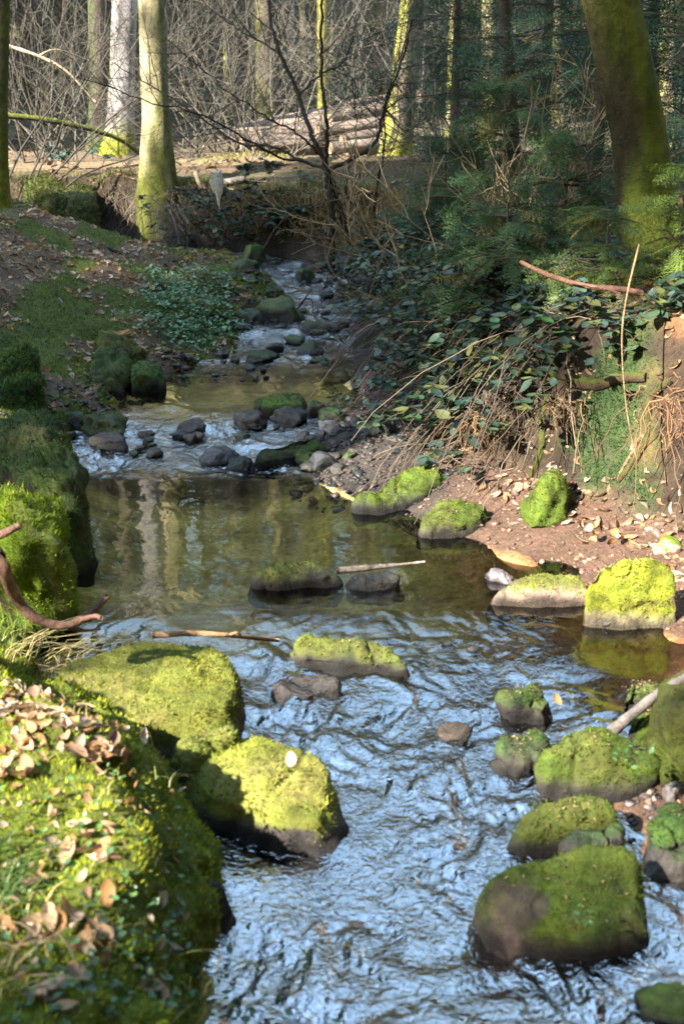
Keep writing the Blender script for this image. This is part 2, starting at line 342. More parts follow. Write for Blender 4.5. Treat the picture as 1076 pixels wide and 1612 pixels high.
# ------------------------------------------------------------------ water sheet
def ripple_amp(x, y):
    a = np.interp(y, [1, 2.5, 3.3, 3.62, 3.9, 4.4, 5.0, 5.2, 5.4, 5.9, 6.2, 6.6, 7.0, 7.3, 8, 12], [1.0, 1.0, .85, .55, .11, .045, .045, .07, 1.0, 1.3, .5, .10, .12, .8, 1.4, 1.5])
    q = sstep(.55, .85, x)*sstep(3.0, 3.2, y)*(1-sstep(3.9, 4.1, y))       # still corner by the lit stones
    a = a*(1-.8*q)
    return a
yw = np.concatenate([np.arange(1.1, 4.0, .0095), np.arange(4.0, 7.6, .016), np.arange(7.6, 12.6, .03)])
tw = np.linspace(0, 1, 300)
lo = xD(yw)-.22; hi = xG(yw)+.22; hi = np.where(yw < 3.5, np.minimum(hi, 1.5), hi)
XW = lo[:, None]*(1-tw)+hi[:, None]*tw; YW = np.broadcast_to(yw[:, None], XW.shape)
A = ripple_amp(XW, YW)
wx = XW + .05*fbm(XW*5, YW*5, 0, 61, 2); wy = YW + .07*fbm(XW*5, YW*5, 5, 62, 2)
r1 = fbm(wx*13, wy*8, 0, 63, 3); r2 = fbm(wx*34, wy*24, 3, 64, 2)
r3 = 1-2*np.abs(vnoise(wx*17, wy*10, 7, 65))
calm = fbm(wx*7, wy*26, 0, 66, 2)                                           # long low ripples across the pool
near = A > .3
r0_ = vnoise(wx*5.5, wy*4.2, 1, 68)+.6*vnoise(wx*3, wy*9, 4, 69); patch_ = .25+1.15*sstep(-.45, .5, fbm(wx*4.6, wy*2.0, 0, 70, 2))
hgt = A*(.012*r0_ + patch_*(.0075*r1 + .0040*r2 + .0030*r3))*np.where(A < .3, .6, 1) + np.where(A < .3, 1.0, .3)*.00035*calm*np.clip(A/.1, .6, 1.2)
ZW = WL(YW) + hgt
FOAM = np.clip(A-.3, 0, 1)*.75 + .30*fbm(wx*9, wy*4, 2, 67, 3)*(A > .3) + .25*r3*(A > .3)
FOAM = np.where(A < .32, 0, np.clip(FOAM, 0, 1))
wc = np.broadcast_to(C3(.88, .80, .58), XW.shape+(3,)).copy()
nr, nc = XW.shape; i = np.arange(nr-1)[:, None]*nc; j = np.arange(nc-1)[None, :]
wf = np.stack([i+j, i+j+1, i+nc+j+1, i+nc+j], -1).reshape(-1, 4)
water = mesh('water', np.stack([XW, YW, ZW], -1).reshape(-1, 3), wf, M['water'], None, wc.reshape(-1, 3), extra={'ripple': (A.ravel()**1.5)*.8, 'foam': FOAM.ravel()})
tag(water, 'shallow stream of clear rippling water reflecting sky and trunks', 'stream', kind='structure')

# ------------------------------------------------------------------ stones
def ico(sub):
    t = (1+5**.5)/2
    v = norm(np.array([(-1,t,0),(1,t,0),(-1,-t,0),(1,-t,0),(0,-1,t),(0,1,t),(0,-1,-t),(0,1,-t),(t,0,-1),(t,0,1),(-t,0,-1),(-t,0,1)], float))
    f = np.array([(0,11,5),(0,5,1),(0,1,7),(0,7,10),(0,10,11),(1,5,9),(5,11,4),(11,10,2),(10,7,6),(7,1,8),(3,9,4),(3,4,2),(3,2,6),(3,6,8),(3,8,9),(4,9,5),(2,4,11),(6,2,10),(8,6,7),(9,8,1)])
    for _ in range(sub):
        e = np.concatenate([f[:, [0, 1]], f[:, [1, 2]], f[:, [2, 0]]]); es = np.sort(e, 1)
        un, inv = np.unique(es, axis=0, return_inverse=True); inv = inv.ravel(); mid = norm(v[un[:, 0]]+v[un[:, 1]]); k = len(v); v = np.concatenate([v, mid]); m_ = len(f)
        a, b_, c = inv[:m_]+k, inv[m_:2*m_]+k, inv[2*m_:]+k
        f = np.concatenate([np.stack([f[:, 0], a, c], 1), np.stack([f[:, 1], b_, a], 1), np.stack([f[:, 2], c, b_], 1), np.stack([a, b_, c], 1)])
    return v, f
ICO = {k: ico(k) for k in (1, 2, 3, 4)}
def vnormals(v, f):
    n_ = np.zeros_like(v)
    if f.shape[1] == 4: f = np.concatenate([f[:, [0, 1, 2]], f[:, [0, 2, 3]]])
    fn = np.cross(v[f[:, 1]]-v[f[:, 0]], v[f[:, 2]]-v[f[:, 0]])
    for k in range(3): np.add.at(n_, f[:, k], fn)
    return norm(n_)
STONE, STONE_D, STONE_R, STONE_B = C3(.17, .13, .11), C3(.038, .033, .029), C3(.36, .22, .16), C3(.045, .047, .054)
MG, MG_B, MG_D = C3(.085, .125, .013), C3(.15, .18, .018), C3(.032, .062, .012)
def moss_blades(v, f, mask, area_n, ln, col, seed, parent, name='moss', up=.35, mat=None):
    """short fronds standing on the mossy part of a surface"""
    r = np.random.default_rng(seed)
    if f.shape[1] == 4: f = np.concatenate([f[:, [0, 1, 2]], f[:, [0, 2, 3]]])
    cr = np.cross(v[f[:, 1]]-v[f[:, 0]], v[f[:, 2]]-v[f[:, 0]]); ar = np.linalg.norm(cr, axis=1)/2; wgt = ar*mask[f].mean(1)
    n_ = int(min(area_n*wgt.sum(), 45000))
    if n_ < 8: return None
    k = r.choice(len(f), n_, p=wgt/wgt.sum()); a = r.random((n_, 2)); sw = a.sum(1) > 1; a[sw] = 1-a[sw]
    p0 = v[f[k, 0]]+(v[f[k, 1]]-v[f[k, 0]])*a[:, :1]+(v[f[k, 2]]-v[f[k, 0]])*a[:, 1:]
    nn = norm(norm(cr[k])+np.array([0, 0, up])+r.normal(0, .45, (n_, 3)))
    side = norm(np.cross(nn, r.normal(0, 1, (n_, 3)))); L = ln*r.uniform(.5, 1.3, (n_, 1)); W = L*.16
    q = np.stack([p0-side*W-nn*L*.15, p0+side*W-nn*L*.15, p0+nn*L+side*W*r.normal(0, 1, (n_, 1))], 1).reshape(-1, 3)
    pn = fbm(p0[:, 0]*12, p0[:, 1]*12, p0[:, 2]*12, seed, 2)[:, None]
    cc = np.clip(np.asarray(col)[None]*(1+.45*pn)*r.uniform(.45, 1.7, (n_, 1))*np.array([1, 1, 1]) + np.array([.05, .02, 0])*np.clip(pn, 0, 1)*.5, .004, .8)
    cc = np.repeat(cc, 3, 0)
    o = mesh(name, q, np.arange(n_*3).reshape(-1, 3), mat or M['moss'], parent, cc, smooth=False)
    o['kind'] = 'stuff'; return o
def finish_rock(name, label, v, f, wl, mossy, mcol, scol, seed, cat, group, dens, bl, wetband=.035, mthr=.1, matname='rock'):
    base = np.array([v[:, 0].mean(), v[:, 1].mean(), v[:, 2].min()])
    nn = vnormals(v, f); x, y, z = v.T
    nz = fbm(x*11, y*11, z*11, seed, 4); nb = fbm(x*3.5, y*3.5, z*3.5, seed+5, 3)
    mask = sstep(mthr, mthr+.35, nn[:, 2]*.9+.35*nz+.3*nb+(mossy-.5)*1.2)*sstep(wl+wetband*.6, wl+wetband*1.8, z+.012*nz)
    if mossy <= 0: mask = mask*0
    c = np.asarray(scol)[None]*(1+.35*nz[:, None])*(1+.2*nb[:, None])
    wet = 1-sstep(wl+.004, wl+wetband*1.5, z+.012*nz)
    c = c*(1-.75*wet[:, None])
    pt = sstep(.12, .55, nb+.5*nz)[:, None]; mc = np.asarray(mcol)[None]*(1+.6*nz[:, None]); mc = mc*(1-.5*pt)+np.array([.11, .085, .03])*.5*pt*(np.asarray(mcol).sum()/.28)
    if seed == 118:                                       # worn bare patch on the big slab
        q_ = U(825, 1392, .14); e_ = np.hypot((x-q_[0])/.05, (y-q_[1])/.032)+.7*nz+.3*fbm(x*40, y*40, z*40, 5, 3); b9 = .85*(1-sstep(.6, 1.25, e_)); mask = mask*(1-b9); c = c*(1-b9[:, None])+np.array([.085, .06, .05])*(1+.4*nz[:, None])*b9[:, None]
    c = np.clip(c*(1-mask[:, None])+mc*mask[:, None], .006, .8)
    o = mesh(name, v-base, f, M[matname], None, c); o.location = base.tolist(); tag(o, label, cat, group)
    if dens > 15000:                                      # crumbs of leaf and needles lying on the stone
        rr = np.random.default_rng(seed+21); cand = np.nonzero((nn[:, 2] > .75) & (z > wl+.03))[0]
        if len(cand) > 20:
            k_ = rr.choice(cand, 70); P_ = v[k_]-base+nn[k_]*.004+rr.normal(0, .012, (70, 3))*np.array([1, 1, 0]); R_ = align(nn[k_], rr.uniform(0, 6.28, 70), .25, rr)
            sz = rr.uniform(.003, .011, (70, 1))*np.ones((70, 3)); sz[:, 1] *= rr.uniform(.15, 1, 70)
            vv, ff, cc = scatter(LV, LF, P_, R_, sz, np.array([(.2, .13, .07), (.12, .07, .04), (.3, .2, .1)])[rr.integers(3, size=70)]); d_ = mesh('leaf_crumbs', vv, ff, M['leaf'], o, cc); d_['kind'] = 'stuff'
    if dens > 15000: moss_blades(v-base, f, mask*sstep(.05, .35, nz+.3*nb), dens*.35, bl*1.9, np.asarray(mcol)*1.25, seed+19, o, up=.8)
    if dens: moss_blades(v-base, f, mask*(1-.85*sstep(.12, .5, nb+.5*nz)), dens*1.5, bl, np.asarray(mcol)*1.1, seed+9, o)
    return o
def polyrock(label, poly, zb, zf, zbase, mossy=.7, mcol=MG, scol=STONE, seed=1, name='mossy_boulder', cat='boulder', dome=.02, dens=26000, bl=.0065, rough=.017, group=None, mthr=.1, flare=.05, matname='rock', bare=None, nang=88):
    """a stone from the outline of its top (picture points set at the stone's own height) down to its foot"""
    pp = np.array(poly, float); y0, y1 = pp[:, 1].min(), pp[:, 1].max()
    P3 = np.array([U(a, b_, zb+(zf-zb)*(b_-y0)/max(y1-y0, 1)) for a, b_ in pp])
    c = P3.mean(0); d = P3[:, :2]-c[:2]; an = np.arctan2(d[:, 1], d[:, 0]); od = np.argsort(an); P3 = P3[od]
    # resample closed outline with rounded corners
    Q = np.concatenate([P3, P3[:1]]); sl_ = np.concatenate([[0], np.cumsum(np.linalg.norm(np.diff(Q, axis=0), axis=1))])
    tt = np.linspace(0, sl_[-1], nang, endpoint=False); E_ = np.stack([np.interp(tt, sl_, Q[:, k]) for k in range(3)], 1)
    kern = np.array([1, 2, 3, 2, 1.])/9
    for _ in range(1): E_ = sum(kern[k]*np.roll(E_, k-2, 0) for k in range(5))
    H_ = c[2]-zbase; D = E_-c
    s_ = np.concatenate([np.linspace(.06, .9, 15), [.95, .985, 1.0, 1.012, 1.02, 1.03, 1.035, 1.04, 1.03, .97]])
    dr = np.concatenate([np.zeros(15), [.012, .05, .11, .2, .32, .46, .62, .8, 1.0, 1.12]])
    rings = []
    for s1, d1 in zip(s_, dr):
        fl = 1+flare*max(0, d1-.1)
        q = c+D*s1*np.array([fl, fl, 1]); q[:, 2] = c[2]+(E_[:, 2]-c[2])*min(s1, 1)+dome*(1-min(s1, 1)**2)
        top = q[:, 2].copy(); q[:, 2] = top-(top-zbase)*d1 if d1 else top
        rings.append(q)
    v = np.concatenate([np.array([[c[0], c[1], c[2]+dome]])]+rings); nR = len(rings)
    j = np.arange(nang); k = (j+1) % nang
    f = [np.stack([np.zeros(nang, int), 1+j, 1+k], 1)]
    for r_ in range(nR-1):
        a = 1+r_*nang; b_ = a+nang; f += [np.stack([a+j, b_+j, b_+k], 1), np.stack([a+j, b_+k, a+k], 1)]
    f = np.concatenate(f)
    rq = np.random.default_rng(seed+77)
    for _ in range(7):                                    # broken facets along the rim
        a_ = rq.uniform(0, 2*pi); n_ = norm(np.array([[cos(a_), sin(a_), rq.uniform(.15, .9)]]))[0]; pr = (v-c)@n_; h_ = pr.max()*rq.uniform(.84, .96); v = v-np.maximum(pr-h_, 0)[:, None]*n_*.85
    nn = vnormals(v, f)
    disp = rough*(1.0*fbm(v[:, 0]*4.5, v[:, 1]*4.5, v[:, 2]*6, seed+7, 2)+1.1*fbm(v[:, 0]*9, v[:, 1]*9, v[:, 2]*9, seed, 3)+.35*fbm(v[:, 0]*30, v[:, 1]*30, v[:, 2]*30, seed+3, 3))
    rdg = np.abs(fbm(v[:, 0]*6+3, v[:, 1]*6, v[:, 2]*6, seed+13, 2)); disp = disp-min(rough, .013)*.9*(1-sstep(0, .09, rdg))
    v = v+nn*disp[:, None]
    yc = c[1]
    return finish_rock(name, label, v, f, float(WL(yc)), mossy, mcol, scol, seed, cat, group, dens, bl, mthr=mthr, matname=matname)
def icorock(x, y, zb, dims, rz, seed, sub=3, boxy=3.2, rough=.17, cuts=8):
    r = np.random.default_rng(seed); d, f = ICO[sub]
    rad = (np.abs(d)**boxy).sum(1)**(-1/boxy); v = d*rad[:, None]
    for _ in range(cuts):
        n_ = norm(r.normal(0, 1, 3)*np.array([1, 1, .7])); h = r.uniform(.62, .95); over = np.maximum(v@n_-h, 0); v = v-over[:, None]*n_*.85
    v = v*(1+rough*fbm(d[:, 0]*2+seed, d[:, 1]*2, d[:, 2]*2, seed, 4))[:, None]
    v = v*np.asarray(dims)[None]*.5
    c, s_ = cos(rz), sin(rz); v = np.stack([v[:, 0]*c-v[:, 1]*s_, v[:, 0]*s_+v[:, 1]*c, v[:, 2]], 1)
    return v+np.array([x, y, zb+dims[2]*.5]), f
def gstone(label, px, py, wpx, hpx, seed, mossy=.0, scol=STONE_D, mcol=MG_D, name='stone', cat='stone', group=None, ratio=.8, rz=None, sink=.85, dens=0, matname='wet', boxy=3.0, z=None):
    """a small stone standing in the water or gravel with its foot at the picture point"""
    p_ = hit(px, py) if z is None else U(px, py, z); dep = p_[1]*CP+(CAM_H-p_[2])*SP
    wd = wpx/FPX*dep; hh = hpx/FPX*dep*1.05; r = np.random.default_rng(seed)
    v, f = icorock(p_[0], p_[1]+wd*ratio*.35, p_[2]-hh*sink, (wd, wd*ratio, hh*(1+sink)), r.uniform(-.5, .5) if rz is None else rz, seed, 3, boxy)
    return finish_rock(name, label, v, f, float(WL(p_[1])) if p_[1] < 12 else p_[2], mossy, mcol, scol, seed, cat, group, dens, .009, wetband=.012, mthr=.2, matname=matname)

PR = polyrock
PR('broad flat moss slab at water edge behind the sunlit leaf bank', [(85, 1040), (190, 1004), (290, 999), (345, 1015), (376, 1050), (377, 1085), (350, 1118), (290, 1148), (220, 1150), (140, 1120), (80, 1080)], 0.19, 0.15, -.02, .95, C3(.13, .14, .022), STONE, 101, 'moss_slab', dome=.012, dens=30000, rough=.009)
PR('sunlit mossy boulder beside the rapids with one brown leaf on top', [(297, 1198), (345, 1157), (405, 1153), (460, 1182), (518, 1192), (532, 1245), (527, 1300), (455, 1300), (370, 1262), (303, 1240)], .165, .085, -.03, .8, C3(.17, .185, .028), C3(.07, .06, .06), 102, dome=.02, dens=30000, rough=.012)
PR('small moss cushion stone wedged between slab and sunlit boulder', [(278, 1180), (300, 1156), (345, 1149), (365, 1158), (340, 1172), (300, 1200)], 0.18, 0.15, 0, .9, C3(.10, .125, .02), STONE, 103, dens=30000)
PR('long mossy stone midstream just above the rapids', [(452, 1016), (480, 1001), (530, 1008), (600, 1024), (648, 1040), (640, 1050), (560, 1046), (470, 1036)], 0.125, 0.095, .02, .8, MG, STONE_D, 104, dome=.015, dens=28000)
PR('dark wet flat stone under the long mossy midstream stone', [(430, 1070), (470, 1060), (520, 1063), (535, 1080), (480, 1092), (440, 1090)], .085, .075, 0, 0, MG_D, C3(.05, .04, .035), 105, 'wet_stone', 'stone', dome=.005, dens=0, matname='wet')
PR('half-mossy dark stone alone in the calm pool', [(402, 900), (440, 888), (500, 889), (535, 903), (520, 913), (450, 914), (405, 911)], 0.125, 0.108, .02, .62, C3(.085, .11, .02), STONE_D, 106, dome=.015, dens=26000, mthr=.3)
PR('low dark wet stone beside the half-mossy pool stone', [(548, 910), (590, 904), (630, 911), (600, 919), (555, 917)], .105, .10, .03, 0, MG_D, STONE_D, 107, 'wet_stone', 'stone', dome=.008, dens=0, matname='wet')
PR('low pale stone with green top, leaning beside bright green boulder', [(768, 934), (800, 912), (850, 903), (915, 900), (935, 930), (900, 944), (840, 944), (790, 943)], 0.155, 0.105, .02, .62, C3(.15, .16, .03), C3(.33, .24, .19), 108, dome=.015, dens=22000, mthr=.35, rough=.008)
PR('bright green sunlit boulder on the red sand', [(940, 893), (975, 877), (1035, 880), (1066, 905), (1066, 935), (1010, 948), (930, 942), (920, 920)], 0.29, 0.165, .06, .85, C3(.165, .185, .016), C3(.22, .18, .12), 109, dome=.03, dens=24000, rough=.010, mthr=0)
PR('round dark mossy stone at right edge of rapids', [(782, 1098), (802, 1080), (848, 1077), (870, 1097), (858, 1116), (802, 1118)], 0.12, 0.085, 0, .75, MG_D*1.2, STONE_D, 110, dome=.02, dens=26000)
PR('small mossy stone behind the grey driftwood stick', [(975, 1080), (1000, 1067), (1038, 1072), (1035, 1092), (985, 1094)], 0.13, 0.1, .02, .7, MG_D*1.3, STONE_D, 111, dome=.015, dens=26000)
PR('big mossy boulder cut by right picture edge beside driftwood stick', [(1037, 1102), (1058, 1062), (1110, 1040), (1150, 1085), (1130, 1135), (1050, 1140)], .26, .22, .0, .8, MG*.85, STONE_D, 112, dome=.03, dens=26000)
PR('humped mossy boulder with small leafy sprig, right of rapids', [(838, 1190), (880, 1153), (930, 1143), (1000, 1160), (1050, 1195), (1030, 1218), (940, 1222), (850, 1218)], 0.16, 0.085, -.02, .85, MG*.7, STONE_D, 113, dome=.035, dens=26000)
PR('low mossy stone in the shallows before the humped boulder', [(772, 1190), (790, 1165), (840, 1153), (862, 1165), (850, 1193), (790, 1202)], 0.085, 0.055, -.02, .62, MG_D*1.3, STONE_D*1.4, 114, dome=.015, dens=26000)
PR('squarish small mossy stone under the driftwood stick', [(990, 1140), (1015, 1126), (1043, 1129), (1044, 1152), (1005, 1158)], 0.14, 0.11, .02, .8, MG*.9, STONE_D, 115, dome=.01, dens=26000)
PR('wedge-shaped mossy stone between humped boulder and brown-patched slab', [(800, 1302), (850, 1264), (920, 1252), (970, 1256), (975, 1285), (900, 1300), (830, 1318)], 0.12, 0.065, -.02, .92, MG*.75, STONE_D, 116, dome=.012, dens=28000, rough=.007)
PR('dark low stone tucked under the wedge-shaped mossy stone', [(880, 1325), (920, 1303), (975, 1305), (970, 1328), (900, 1338)], .06, .055, -.04, .3, MG_D, STONE_D*1.5, 117, 'wet_stone', 'stone', dome=.01, dens=0, matname='wet')
big = PR('largest mossy slab low in the rapids with bare brown patch', [(750, 1388), (800, 1360), (870, 1345), (950, 1332), (1010, 1331), (1019, 1380), (1024, 1450), (900, 1482), (830, 1462), (775, 1425)], .14, .05, -.06, 1.0, MG*.8, C3(.035, .027, .023), 118, dome=.01, dens=26000, rough=.008, mthr=-.3)
PR('mossy stone half out of picture above the gravel', [(1027, 1292), (1050, 1273), (1095, 1268), (1110, 1305), (1040, 1318)], .11, .10, -.02, .7, MG_D*1.4, STONE_D*1.5, 119, dome=.015, dens=24000)
PR('long tilted moss-topped stone at foot of the right bank', [(560, 787), (600, 757), (650, 733), (690, 727), (698, 748), (660, 778), (610, 793), (568, 795)], 0.2, 0.112, .03, .85, MG*.75, STONE_D, 121, dome=.015, dens=20000)
PR('rounded mossy stone beside the red sand beach', [(664, 815), (690, 790), (740, 784), (773, 796), (768, 815), (720, 822), (668, 822)], 0.18, 0.14, .04, .85, MG*.7, STONE_D, 122, dome=.02, dens=20000)
PR('mossy rock against dark hollow of the right bank', [(832, 782), (848, 755), (880, 748), (905, 770), (895, 792), (842, 796)], .27, .22, .15, 1.1, MG*.7, SOIL, 123, dome=.05, dens=18000, flare=.3)
PR('box-shaped moss-topped rock at head of gravel bar', [(398, 630), (425, 619), (470, 616), (482, 627), (478, 634), (400, 640)], 0.21, 0.18, .08, .85, MG_D*1.3, STONE_D*.8, 124, dome=.006, dens=16000, rough=.008)
PR('flat tilted mossy slab lying on lower edge of gravel bar', [(402, 718), (430, 700), (480, 686), (515, 694), (500, 708), (450, 722), (408, 726)], 0.17, 0.105, .05, .8, MG*.6, STONE_D, 125, dome=.008, dens=16000)
PR('rounded moss boulder at head of the calm upper pool', [(199, 586), (212, 573), (240, 571), (259, 584), (256, 592), (206, 593)], .245, .22, .10, .9, MG_D*1.4, STONE_D, 128, dome=.03, dens=16000)
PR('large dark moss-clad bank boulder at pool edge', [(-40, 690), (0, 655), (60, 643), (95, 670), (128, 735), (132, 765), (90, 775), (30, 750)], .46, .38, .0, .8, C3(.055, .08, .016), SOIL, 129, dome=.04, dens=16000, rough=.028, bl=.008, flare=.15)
PR('moss mound painted sun-bright in front of dark bank boulder', [(-50, 790), (0, 762), (55, 760), (88, 800), (92, 845), (60, 870), (-20, 875)], .43, .36, .02, 1.0, C3(.15, .21, .014), SOIL, 130, 'moss_mound', 'mound', dome=.04, dens=30000, rough=.03, bl=.009)  # sun dapple put into this raised moss colour
PR('moss hump beside rounded boulder on the left bank', [(130, 565), (150, 545), (180, 540), (197, 560), (192, 590), (150, 595)], 0.29, 0.24, .12, 1.0, C3(.06, .09, .02), SOIL, 131, 'moss_mound', 'mound', dome=.02, dens=14000, rough=.04)
PR('olive moss hump below the brown leaf patch', [(150, 540), (175, 523), (215, 522), (224, 545), (210, 560), (165, 555)], 0.32, 0.27, .12, 1.0, C3(.10, .10, .02), SOIL, 132, 'moss_mound', 'mound', dome=.02, dens=14000, rough=.04)
PR('dark green grassy hump at left picture edge', [(-30, 560), (15, 548), (50, 572), (62, 610), (30, 625), (-20, 610)], 0.42, 0.35, .2, 1.0, C3(.05, .085, .018), SOIL, 133, 'moss_mound', 'mound', dome=.03, dens=12000, rough=.04, bl=.02)
PR('moss mound on bank top left of the leaning-root tree', [(95, 300), (120, 285), (145, 295), (150, 325), (125, 335), (98, 325)], 0.8, 0.74, .6, 1.0, C3(.05, .06, .015), SOIL, 134, 'moss_mound', 'mound', dome=.06, dens=7000, rough=.03, bl=.02)
PR('tall moss mound nearest the left picture edge by the track', [(40, 290), (60, 270), (90, 272), (105, 300), (95, 325), (55, 320)], 0.86, 0.78, .6, 1.0, C3(.05, .06, .015), SOIL, 135, 'moss_mound', 'mound', dome=.07, dens=7000, rough=.03, bl=.02)
GS = gstone
GS('dark brown stone breaking the surface in mid rapids', 715, 1166, 58, 18, 201, 0, C3(.05, .035, .025))
GS('black wet stone at foot of leafy moss bank', 338, 1470, 60, 75, 202, 0, STONE_D*.7)
GS('black wet stone in crevice of moss bank', 326, 1392, 36, 50, 203, 0, STONE_D*.7)
GS('small green stone beside the blue-black angular stone', 483, 730, 42, 20, 204, .8, STONE_D, MG*.8, dens=12000)
GS('blue-black angular stone at tip of gravel bar', 512, 738, 46, 24, 205, 0, STONE_B, boxy=5)
GS('flat bluish stone beside the riffle', 345, 728, 62, 20, 206, 0, STONE_B)
GS('dark wet stone below the flat bluish stone', 378, 742, 46, 18, 207, .2, STONE_D)
GS('black stone standing alone in white riffle', 303, 684, 45, 18, 208, 0, STONE_D)
GS('flat black stone lying left in the riffle', 170, 708, 64, 17, 209, 0, STONE_D)
GS('mossy oval stone left of the riffle', 157, 686, 78, 28, 210, .8, STONE_D, MG*.7, dens=12000)
GS('mossy stone at bank behind the oval stone', 110, 672, 46, 20, 211, .6, STONE_D, MG_D)
GS('mossy stone in the upper stream bend', 490, 558, 42, 16, 212, .6, STONE_D, MG_D)
GS('long low dark stone across the upper stream', 497, 524, 50, 13, 213, .1, STONE_D)
GS('mossy block below grass bank in the upper stream', 443, 504, 78, 30, 214, .75, STONE_D, MG*.7, dens=8000)
GS('round mossy boulder at far bend of the stream', 385, 434, 46, 22, 215, .8, STONE_D, MG_D*1.3)
GS('mossy boulder topmost at far bend of the stream', 398, 412, 40, 26, 216, .8, STONE_D, MG_D*1.3)
GS('mossy stone below the bare forked tree', 480, 446, 32, 20, 217, .7, STONE_D, MG_D*1.3)
GS('dark stone half under left grass bank, upper stream', 433, 468, 30, 22, 218, .6, STONE_D, MG_D)
GS('black stone at foot of blue-green plants', 392, 512, 44, 22, 219, .2, STONE_D)
GS('mossy stone low at left of upper pool head', 410, 570, 56, 14, 220, .6, STONE_D, MG_D)
GS('wet dark stone below box-shaped rock', 395, 670, 60, 18, 221, 0, STONE_D)
GS('dark stone right below box-shaped rock', 455, 668, 60, 20, 222, 0, STONE_D)
GS('brownish mossy stone right of box-shaped rock', 495, 655, 36, 20, 223, .5, STONE_D, MG_D)
GS('mossy stone on gravel bar crest', 520, 664, 44, 18, 224, .6, STONE_D, MG_D)
GS('grey flat stone in middle of gravel bar', 515, 682, 40, 16, 225, 0, C3(.09, .09, .1))
GS('pale cream pebble on gravel bar', 573, 676, 22, 14, 226, 0, C3(.5, .42, .3), matname='pebble')
GS('dark mossy stone below bramble on gravel bar', 598, 682, 40, 18, 227, .5, STONE_D*1.4, MG_D)
GS('mossy stone under the bramble at bank foot', 597, 664, 44, 16, 228, .6, STONE_D*1.4, MG_D)
GS('grey rounded stone on gravel by humped boulder', 1060, 1262, 34, 26, 229, 0, C3(.2, .17, .16), matname='pebble')
GS('pale buff pebble lying on right gravel', 1040, 1172, 22, 14, 230, 0, C3(.45, .3, .2), matname='pebble')
GS('dark wet rock on right picture edge below gravel', 1062, 1400, 90, 60, 231, .2, STONE_D*1.3, MG_D)
GS('drowned brown stone at bottom right picture corner', 1060, 1612, 110, 30, 232, .4, C3(.12, .09, .04), MG)
GS('grey wet stone at tip of red beach', 790, 918, 50, 14, 233, 0, C3(.16, .14, .15))
GS('small brown stone on the red sand before bright boulder', 958, 990, 26, 12, 234, 0, C3(.14, .09, .06), matname='pebble')
GS('mossy stone half buried behind bright green boulder', 1052, 868, 50, 16, 235, .6, C3(.3, .22, .15), MG, matname='pebble')
# loose stones along the riffles, one object each
r = np.random.default_rng(77)
def loose(n_, xr, yr, size, label, group, cols, mat='wet', sink=.18):
    for _ in range(n_):
        px, py = r.uniform(*xr), r.uniform(*yr)
        if callable(xr): pass
        p_ = hit(px, py); wd = r.uniform(*size)
        v, f = icorock(p_[0], p_[1], p_[2]-wd*sink, (wd, wd*r.uniform(.6, .9), wd*r.uniform(.35, .6)), r.uniform(0, 3), int(r.integers(1e6)), 2, 3.4, .2, 7)
        finish_rock('stone', label, v, f, float(WL(p_[1])), float(r.choice([0, 0, .45])) if p_[1] > 5 else 0.0, MG_D, cols[int(r.integers(len(cols)))], int(r.integers(1e6)), 'stone', group, 0, .01, .01, matname=mat)
DK = [STONE_D, STONE_B, STONE_D*1.6, C3(.06, .045, .035)]
loose(26, (345, 545), (410, 470), (.05, .16), 'small dark wet stone scattered in the far upper riffle', 'stones in the far riffle', DK)
loose(20, (360, 545), (485, 575), (.05, .14), 'small dark stone scattered below the grassy left bank, upper stream', 'stones of the upper stream', DK)
loose(18, (270, 420), (560, 600), (.03, .08), 'small dark stone on gravel shore of the upper pool', 'stones by the upper pool', DK)
loose(46, (430, 690), (650, 760), (.03, .09), 'small dark stone strewn on the gravel bar under the brambles', 'stones on the gravel bar', DK)
loose(16, (200, 420), (665, 735), (.04, .09), 'small black stone poking out of the white riffle', 'stones in the middle riffle', DK)
loose(26, (965, 1076), (1170, 1290), (.018, .045), 'small pebble on the gravel patch by humped boulder', 'pebbles on right gravel', [C3(.2, .12, .09), C3(.25, .2, .18), C3(.1, .08, .08), C3(.3, .2, .13)], 'pebble')
loose(14, (560, 900), (1000, 1110), (.02, .05), 'small stone glinting just under the upper rapids', 'stones under the rapids', DK, sink=.5)
loose(12, (420, 760), (1330, 1480), (.05, .11), 'dark stone breaking through the lower rapids', 'stones in the lower rapids', [C3(.06, .04, .03), STONE_D], sink=.62)

